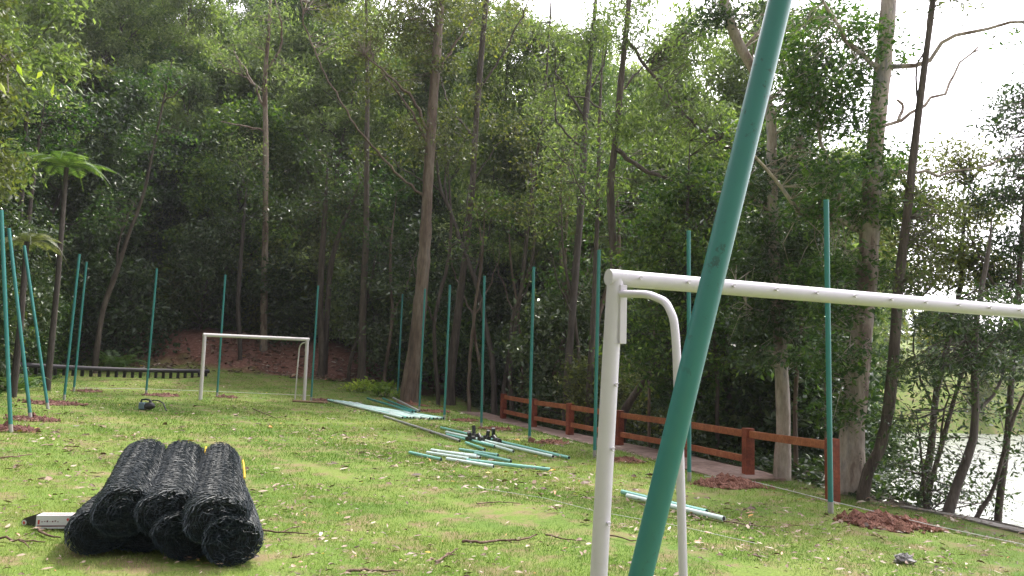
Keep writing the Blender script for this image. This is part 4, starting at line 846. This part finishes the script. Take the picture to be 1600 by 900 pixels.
x0 = tb[0]-(tb[2]-A[2])*0; A = np.array([tb[0]+.025, 4.32, H(tb[0], 4.32)]); HT_G = tb[2]-A[2]+.055
B = at(1600, 489, 5.75); dirv = unit(np.array([B[0]-A[0], B[1]-A[1], 0])); B = A+dirv*3.75; B[2] = A[2]
goal('football_goal', 'near white football goal cut off by the right edge, with net hooks', A, B, HT_G, 1, M_WHITE, .048, True)
qa = gnd(313, 625); qb = gnd(475, 628); qb[2] = qa[2] = (qa[2]+qb[2])/2
goal('football_goal', 'far small white football goal standing before the soil bank', qa, qb, 1.9, -1, M_WHITEO, .05, False)
pa = gnd(457, 628)+[0, 0, .03]; pb = gnd(512, 631)+[0, 0, .03]; g = MB(); g.tube(np.array([pa, (pa+pb)/2, pb])-pa, .035, 8); o = g.build('wooden_pole', M_RUST); o.location = pa
tag(o, 'brown wooden pole lying at the right foot of the far goal', 'pole')

# low dark rail
def on_slope(px, py, dz, lo, hi):
    for D in np.arange(lo, hi, .1):
        q = at(px, py, D)
        if H(q[0], q[1])+dz > q[2]: return q
    return q
ra = on_slope(15, 569, .2, 20, 30); rb = on_slope(326, 580, .2, 27, 33)
root = thing('low_rail', 'long low dark rail on short pegs below the left bank', 'rail', tuple(ra)); g = MB()
P = [ra*(1-s)+rb*s+np.array([0, 0, -.05*math.sin(s*math.pi)]) for s in np.linspace(0, 1, 12)]; g.tube(np.array(P)-ra, .075, 10); g.build('rail_bar', M_PURP, root)
for s in np.linspace(.03, .985, 24):
    q = ra*(1-s)+rb*s; q = q+np.array([0, 0, -.05*math.sin(s*math.pi)]); zb = q[2]-.27; g = MB(); g.box((-.045, -.03, zb-q[2]), (.045, .03, -.03), Matrix.Translation(Vector(q-ra))); g.build('peg', M_BLACK, root, False)

# ------------------------------------------------------------------ red timber fence
FP = [(786, 657), (833, 669), (890, 681), (967, 698), (1067, 718), (1169, 742), (1301, 780)]
FH = [42, 46, 51, 57, 64, 73, 95]
yf = [25.6, 23.3, 21.0, 18.8, 16.6, 14.4, 11.85]
pp = []
for (px, py), y_ in zip(FP, yf):
    d = at(px, py, y_); pp.append(np.array([d[0], d[1], H(d[0], d[1])]))
root = thing('timber_fence', 'low red stained timber fence with two rails along the concrete path', 'fence', tuple(pp[0])); b0 = pp[0]
tops = [at(FP[i][0], FP[i][1]-FH[i], yf[i])[2] for i in range(7)]
for i, q in enumerate(pp):
    an = math.atan2(*(pp[min(6, i+1)]-pp[max(0, i-1)])[[1, 0]]); w_ = .085 if i < 6 else .08
    g = MB(); g.box((-w_, -w_, -.5), (w_, w_, tops[i]-q[2]), Matrix.Translation(Vector(q-b0)) @ Matrix.Rotation(an, 4, 'Z')); g.build('fence_post', M_RED, root, False, .008)
def railbox(a, b, th, hh):
    d = b-a; L_ = np.linalg.norm(d); M = Matrix.Translation(Vector(a)) @ Vector(d).to_track_quat('X', 'Z').to_matrix().to_4x4()
    g = MB(); g.box((.085, -th, -hh), (L_-.085, th, hh), M); g.build('rail', M_ORNG, root, False, .006)
for i in range(6):
    a, b = pp[i]-b0, pp[i+1]-b0
    ta, tb_ = tops[i]-b0[2]-.11, tops[i+1]-b0[2]-.11
    railbox(np.array([a[0], a[1], ta]), np.array([b[0], b[1], tb_]), .028, .065)
    if i < 5: railbox(np.array([a[0], a[1], ta-.46]), np.array([b[0], b[1], tb_-.46]), .028, .06)

# ------------------------------------------------------------------ pipes on the grass
def pipe(label, a, b, mat, r=.028, dz=0, group='turquoise pipes lying on the lawn', name='pipe'):
    A = gnd(*a); B = gnd(*b); A[2] += r+.012+dz; B[2] += r+.012+dz; d = unit(B-A); L_ = np.linalg.norm(B-A)
    M = MB(); k = 12; n = 2
    P = np.array([A, (A+B)/2, B])-A; M.tube(P, r, k, cap=False)
    for e, sg in ((P[0], 1), (P[-1], -1)): M.tube(np.array([e, e+d*sg*.06]), r*.86, k, cap=True, mi=1)
    # annular rims
    for e in (P[0], P[-1]):
        ref = np.array([0, 0, 1.]); u = unit(np.cross(d, ref)); v = np.cross(d, u); an = np.arange(k)*2*math.pi/k
        o1 = e+r*(np.cos(an)[:, None]*u+np.sin(an)[:, None]*v); o2 = e+.86*r*(np.cos(an)[:, None]*u+np.sin(an)[:, None]*v)
        M.add(np.vstack([o1, o2]), [(j, (j+1) % k, k+(j+1) % k, k+j) for j in range(k)])
    o = M.build(name, [mat, M_HOLE]); o.location = A; tag(o, label, 'pipe', group); return o
FH_ = 'turquoise pipe pale with glare lying side by side in the far heap'
for i in range(15):
    s = i/14
    pipe(FH_, (512+10*s+ (38*s if i % 3 == 1 else 0), 627.0+2.5*s+(3*s if i % 3 == 1 else 0)), (693-66*s+rng.normal()*2, 656.5-1.5*s+rng.normal()*.5), M_PIPEGLARE if i % 3 else M_PIPE, r=.033, dz=.0, group='pipes of the far heap')
for i, (a, b, lab) in enumerate([((574, 629), (644, 651), 'darker pipe lying across the far heap, left one'), ((598, 629), (649, 651), 'darker pipe lying across the far heap, middle one'), ((614, 628), (655, 650), 'greyish pipe lying across the right part of the far heap')]):
    pipe(lab, a, b, (M_TEAL, M_TEAL, M_GREYP)[i], dz=.085, r=.032)
pipe('long dull grey galvanised pipe between the two pipe heaps', (600, 653), (718, 692), M_GREYP, group=None)
nearp = [((689, 671), (889, 719), 'longest pipe of the middle heap, ending furthest right', M_PIPE), ((697, 678), (864, 717), 'second long pipe, close below the longest one of the middle heap', M_PIPEGLARE), ((698, 682), (773, 701), 'pipe passing under the black fittings, ending just below them', M_PIPE),
         ((728, 695), (757, 706), 'shortest pipe, below the black fittings', M_PIPE), ((752, 694), (802, 709), 'short pipe right of the shortest one, below the long pair', M_PIPEGLARE), ((718, 706), (778, 715), 'pipe lying between the middle heap and the near group', M_PIPE),
         ((742, 712), (798, 725), 'pipe crossing below the in between pipe, ending right of it', M_PIPE), ((640, 711), (689, 722), 'leftmost short dark ended pipe of the near group', M_PIPE), ((674, 707), (750, 719), 'white gleaming pipe at the back of the near group', M_PIPEGLARE),
         ((667, 711), (733, 721), 'white gleaming pipe in the middle of the near group', M_PIPEGLARE), ((698, 721), (771, 733), 'pipe at the front of the near group', M_PIPEGLARE), ((729, 723), (860, 738), 'long pipe running right from the near group', M_PIPE),
         ((684, 709), (745, 716), 'gleaming pipe at the very back of the near group', M_PIPEGLARE)]
for a, b, lab, mt in nearp: pipe(lab, a, b, mt)
pipe('left shorter one of the parted pipe pair right of the near goal post', (972, 774), (1104, 806), M_PIPE, r=.03)
pipe('longer front one of the parted pipe pair right of the near goal post', (980, 780), (1131, 817), M_PIPEGLARE, r=.03)

# black fittings on the pipes
for i, (px, py, hgt, tl, lab) in enumerate([(735, 692, .22, -.4, 'leftmost black fitting standing on the pipes'), (741, 687, .30, .15, 'tall black fitting next to the leftmost one'), (752, 693, .20, .8, 'low black fitting lying in the middle of the fittings'),
                                        (761, 691, .24, -.2, 'upright black fitting right of the low one'), (771, 690, .30, -.3, 'tall tilted black fitting at the right end'), (777, 695, .18, .9, 'rightmost black fitting lying beside the tilted one')]):
    q = gnd(px, py); root = thing('pipe_fitting', lab, 'fitting', (q[0], q[1], q[2]+.05), rng.random()*3, 'black fittings lying on the pipes')
    g = MB(); P = np.array([(0, 0, .02), (math.sin(tl)*hgt*.5, 0, hgt*.5*math.cos(tl)+.02), (math.sin(tl)*hgt, 0, hgt*math.cos(tl)+.02)]); P[:, 2] *= .72; g.tube(P, .038, 10); g.build('sleeve', M_BLACK, root)
    g = MB(); g.tube(np.array([(-.12, .02, .035), (0, 0, .045), (.13, -.01, .035)]), .042, 10); g.build('elbow', M_BLACK, root)

# ------------------------------------------------------------------ rolls of wire netting
RL, RR = 2.1, .197
def roll_parts(root, seed, sq=.86, shared=None):
    rs = np.random.default_rng(seed)
    def sag(P):   # flattened and slightly irregular
        P = P.copy(); s = P[:, 1]/RL; a = np.arctan2(P[:, 2], P[:, 0]); f = 1+.05*np.sin(2*a+3*s+seed)+.035*np.sin(3*a-5*s+seed*2)
        te = np.clip((P[:, 1]+.02)/.20, 0, 1); f = f*(1.10-.25*s)*(.84+.16*np.sqrt(np.clip(1-(1-te)**2, 0, 1))); P[:, 0] *= f*1.04; P[:, 2] *= f*sq; return P
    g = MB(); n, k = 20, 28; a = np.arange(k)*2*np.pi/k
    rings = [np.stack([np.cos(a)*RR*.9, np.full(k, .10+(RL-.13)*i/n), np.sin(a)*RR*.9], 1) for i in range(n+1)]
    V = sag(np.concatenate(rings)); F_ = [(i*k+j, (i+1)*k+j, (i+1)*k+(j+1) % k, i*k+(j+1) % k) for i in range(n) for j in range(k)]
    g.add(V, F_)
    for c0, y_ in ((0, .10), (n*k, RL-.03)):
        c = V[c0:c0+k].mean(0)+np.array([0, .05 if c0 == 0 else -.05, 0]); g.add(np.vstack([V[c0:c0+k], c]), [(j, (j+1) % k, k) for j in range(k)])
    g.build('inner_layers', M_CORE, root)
    g = MB()
    def wires(nw, rad, wr, amp, pitch, y0, y1, kk=3):
        ns = int((y1-y0)/pitch*2); ys = np.linspace(y0, y1, ns+1)
        for w_ in range(nw):
            a0 = 2*math.pi*(w_+.06*rs.normal())/nw; sg = np.where(np.arange(ns+1) % 2 == 0, 1, -1)
            aa = a0+sg*amp/rad+.008*rs.normal(size=ns+1)+.05*math.sin(w_)*np.sin(ys*1.7+w_); rr = rad+sg*.004+.004*rs.normal(size=ns+1)
            yy = ys+rs.normal()*.015; yy[0] += rs.normal()*.006; yy[-1] += rs.normal()*.006
            g.tube(sag(np.stack([np.cos(aa)*rr, yy, np.sin(aa)*rr], 1)), wr, kk, cap=False)
    wires(50, RR, .0027, .0155, .048, 0, RL)
    wires(38, RR*.955, .0024, .016, .05, .0, RL)
    for q_ in (.9, .8, .7, .6, .5, .38, .26, .13): wires(max(5, int(34*q_)), RR*q_, .0024, .015, .045, .045+rs.normal()*.02, .16)
    for q_ in (.86, .66, .45, .23): wires(max(5, int(34*q_)), RR*q_, .0026, .015, .045, RL-.1, RL+.01)
    # end loops
    for i in range(120):
        r_ = RR*math.sqrt(rs.random()); a0 = rs.random()*6.28; c = np.array([math.cos(a0)*r_, rs.normal()*.02+.05, math.sin(a0)*r_]); v = rs.normal(size=3)*np.array([1, .45, 1]); v = v/np.linalg.norm(v)*.03
        v2 = rs.normal(size=3)*.014; g.tube(sag(np.stack([c-v, c+v2, c+v])), .0026, 3, cap=False)
    g.build('wire_netting', M_WIRE, root, smooth=False)
    return root
GR = 'rolls of black wire netting stacked on the lawn'
rolls = []
def place_roll(label, fpx, bpx, yf_, layer, seed, shift=0, src=None, sq=.86, yb=None):
    # front centre px / back centre px
    zc = RR*1.08*sq if layer == 0 else RR+.125
    def pt(px, D):
        q = at(px, 600, D); return q[0]
    Xf = pt(fpx, yf_); Db = yf_+1.92; Xb = pt(bpx, Db)
    d = np.array([Xb-Xf, Db-yf_]); d /= np.linalg.norm(d)
    zg0 = H(Xf, yf_); zg1 = H(Xf+d[0]*RL, yf_+d[1]*RL)
    root = thing('netting_roll', label, 'wire roll', (Xf, yf_, zg0+zc+.012), 0, GR)
    root.rotation_euler = (math.asin((zg1-zg0+(-.02 if layer == 0 else .17))/RL), 0, -math.atan2(d[0], d[1]))
    if src is None: roll_parts(root, seed, sq)
    else:
        for ch in src.children: c = ch.copy(); COL.objects.link(c); c.parent = root
    return root
bpy.context.view_layer.update()
r0 = place_roll('bottom leftmost roll of black netting, next to the small carton', 171, 222, 5.68, 0, 1, sq=.82)
r1 = place_roll('bottom roll second from the left, mostly hidden in shadow', 232, 262, 5.8, 0, 2, sq=.82)
r2 = place_roll('bottom roll second from the right, its end low between two upper rolls', 304, 317, 5.7, 0, 3, sq=.82)
r3 = place_roll('bottom rightmost roll of black netting', 378, 368, 5.66, 0, 4, sq=.82)
r4 = place_roll('upper left roll of black netting', 207, 236, 5.66, 1, 5)
r5 = place_roll('upper middle roll of black netting', 274, 297, 5.70, 1, 6)
r6 = place_roll('upper right roll of black netting, with yellow bands', 350, 353, 5.62, 1, 7)
def band(root, ang, y0, y1):
    g = MB(); ys = np.linspace(y0, y1, 12); P = np.stack([np.cos(ang+.12*np.sin(ys*4))*RR*1.09, ys, np.sin(ang+.12*np.sin(ys*4))*RR*.93], 1)
    g.tube(P, .009, 6); g.build('yellow_band', M_YEL, root)
band(r6, .45, 1.0, 1.6); band(r6, 2.7, 1.6, 2.04); band(r5, .4, 1.5, 2.0)

# ------------------------------------------------------------------ carton
q = gnd(84, 829); root = thing('carton', 'small open white printed cardboard carton lying beside the netting rolls', 'box', (q[0], q[1], q[2]+.015), R(9))
Lx, Dy, Hz, th = .285, .12, .105, .003
def bx(name, a, b, m_, par=None, M=None, bev=0):
    g = MB(); g.box(a, b, M); o = g.build(name, m_, par or root, False, bev); return o
x0_, x1_ = -.14, .145
body = MB(); body.box((x0_, 0, 0), (x1_, th, Hz)); body.box((x0_, Dy-th, 0), (x1_, Dy, Hz)); body.box((x0_, th, Hz-th), (x1_, Dy-th, Hz)); body.box((x0_, th, 0), (x1_, Dy-th, th)); body.box((x1_-th, th, th), (x1_, Dy-th, Hz-th))
bo = body.build('carton_body', M_CARD, root, False)
g = MB(); g.box((x0_+.002, th+.001, th+.001), (x1_-th-.002, th+.003, Hz-th-.001)); g.box((x0_+.002, Dy-th-.003, th+.001), (x1_-th-.002, Dy-th-.001, Hz-th-.001)); g.build('inner_lining', M_CARDIN, root, False)
g = MB(); M = Matrix.Translation((x0_, Dy-.002, 0)) @ Matrix.Rotation(R(-8), 4, 'Y') @ Matrix.Rotation(R(-14), 4, 'Z')
g.add(np.array([(0, 0, 0), (-.17, 0, .005), (-.175, 0, .05), (-.15, 0, .075), (0, 0, Hz), (0, -.003, 0), (-.17, -.003, .005), (-.175, -.003, .05), (-.15, -.003, .075), (0, -.003, Hz)]) @ np.array(M.to_3x3()).T+np.array(M.translation),
      [(0, 1, 2, 3), (5, 8, 7, 6), (0, 5, 6, 1), (1, 6, 7, 2), (2, 7, 8, 3), (3, 8, 9, 4)]); g.add(np.array([(0, 0, 0), (-.15, 0, .075), (0, 0, Hz), (0, -.003, 0), (-.15, -.003, .075), (0, -.003, Hz)]) @ np.array(M.to_3x3()).T+np.array(M.translation), [(0, 1, 2), (3, 5, 4)])
fl = g.build('open_flap', M_CARDIN, root, False)
g = MB(); ring = np.array([(math.cos(a)*.022-.148, -.006, math.sin(a)*.022+.04) for a in np.linspace(0, 2*math.pi, 21)[:-1]]) @ np.array(M.to_3x3()).T+np.array(M.translation); g.add(np.vstack([ring, ring.mean(0)]), [(j, (j+1) % 20, 20) for j in range(20)]); g.build('round_emblem', M_CARD, fl, False)
g = MB(); g.add((np.array([(-.160, -.0075, .036), (-.148, -.0075, .024), (-.136, -.0075, .036), (-.148, -.0075, .058)])) @ np.array(M.to_3x3()).T+np.array(M.translation), [(0, 1, 2, 3)]); g.build('emblem_mark', M_INKR, fl, False)
bx('side_stripe', (x0_+.012, -.001, .016), (x1_-.008, .0, .026), M_INKP, bo); bx('top_print', (x0_+.012, .02, Hz), (x1_-.02, Dy-.02, Hz+.001), M_INKO, bo)
bx('top_print_red', (x0_+.05, .035, Hz+.001), (x1_-.05, .05, Hz+.002), M_INKR, bo); bx('end_print', (x0_+.014, -.001, .035), (x0_+.028, 0, .07), M_INKR, bo)
g = MB(); c = (x1_-.045, .072); g.add([(c[0]-.012, -.0012, c[1]), (c[0], -.0012, c[1]-.014), (c[0]+.012, -.0012, c[1]), (c[0], -.0012, c[1]+.014)], [(0, 1, 2, 3)]); g.build('diamond_mark', M_INKR, bo, False)
g = MB()
for i in range(7): g.box((x0_+.04+i*.02, -.001, .052+(i % 2)*.004), (x0_+.052+i*.02, 0, .058+(i % 3)*.004))
g.build('small_print', M_INKP, bo, False)

# black tool with a hose near the far goal
q = gnd(230, 641); root = thing('garden_tool', 'small black and blue grey power tool lying on the lawn with a black hose', 'tool', (q[0], q[1], q[2]+.02), R(-8))
g = MB(); g.box((-.17, -.09, 0), (-.03, .1, .15)); g.build('battery_block', M_BLUEG, root, False, .015)
g = MB(); P = [(-.03, 0, .07), (.05, 0, .075), (.12, 0, .08), (.17, 0, .06)]; g.tube(np.array(P), [.085, .09, .075, .035], 14); g.build('motor_housing', M_BLACK, root)
g = MB(); g.tube(np.array([(-.17, 0, .13), (-.15, 0, .21), (-.05, 0, .225), (.05, 0, .21), (.09, 0, .14)]), .022, 8); g.build('handle', M_BLACK, root)
g = MB(); g.tube(np.array([(0, .05, .17), (.12, .05, .21), (.25, .03, .2), (.38, 0, .15), (.48, -.08, .06), (.55, -.14, .0)]), .014, 8); g.build('hose', M_BLACK, root)

# strings
def string(label, pts, r=.0035):
    P = []
    for (a, c, dz) in pts: q = gnd(a, c); q[2] += dz; P.append(q)
    b = P[0].copy(); PP = []
    for i in range(len(P)-1):
        for s in np.linspace(0, 1, 9)[:-1]: PP.append(P[i]*(1-s)+P[i+1]*s-np.array([0, 0, 0]))
    PP.append(P[-1]); g = MB(); g.tube(np.array(PP)-b, r, 5); o = g.build('string_line', M_STRING); o.location = b; tag(o, label, 'string', 'builder strings stretched over the lawn')
string('white string stretched right from the big soil heap past the rightmost pole', [(1100, 747, .03), (1180, 760, .06), (1298, 795, .09), (1450, 830, .07), (1640, 868, .05)], .0045)
string('thin pale string crossing the lawn behind the near goal', [(740, 765, .03), (850, 785, .05), (930, 806, .05), (1060, 830, .05), (1180, 856, .04)], .003)
string('pale string along the far poles before the far goal', [(120, 612, .1), (228, 614, .12), (339, 618, .12), (486, 624, .12)], .006)
# pale stone
q = gnd(1412, 880); rs_ = np.random.default_rng(5); g = MB(); import itertools
V = []; n, k = 8, 12
for i in range(n+1):
    for j in range(k):
        a, b = math.pi*i/n, 2*math.pi*j/k; r_ = 1+.22*math.sin(3*b+2*a)+.15*rs_.normal(); V.append((math.sin(a)*math.cos(b)*.085*r_, math.sin(a)*math.sin(b)*.06*r_, (math.cos(a)*.045)*r_+.03))
g.add(V, [(i*k+j, (i+1)*k+j, (i+1)*k+(j+1) % k, i*k+(j+1) % k) for i in range(n) for j in range(k)])
o = g.build('stone', M_ROCK, smooth=False); o.location = q; tag(o, 'pale crumpled grey stone on the grass at the lower right', 'stone')

# ------------------------------------------------------------------ air
if True:
    m = bpy.data.materials.new('air'); m.use_nodes = True; t = m.node_tree; t.nodes.clear()
    o_ = N(t, "ShaderNodeOutputMaterial"); v = N(t, "ShaderNodeVolumePrincipled"); v.inputs['Density'].default_value = .0004; v.inputs['Color'].default_value = (.93, .95, 1, 1); v.inputs['Anisotropy'].default_value = .3
    t.links.new(v.outputs[0], o_.inputs['Volume'])
    g = MB(); g.box((-270, -70, -8), (430, 630, 75)); tag(g.build('haze', m, smooth=False), None, None, kind='stuff')
print('OBJECTS', len(bpy.data.objects))

for o in list(bpy.data.objects):
    if '_u' in o.keys(): del o['_u']
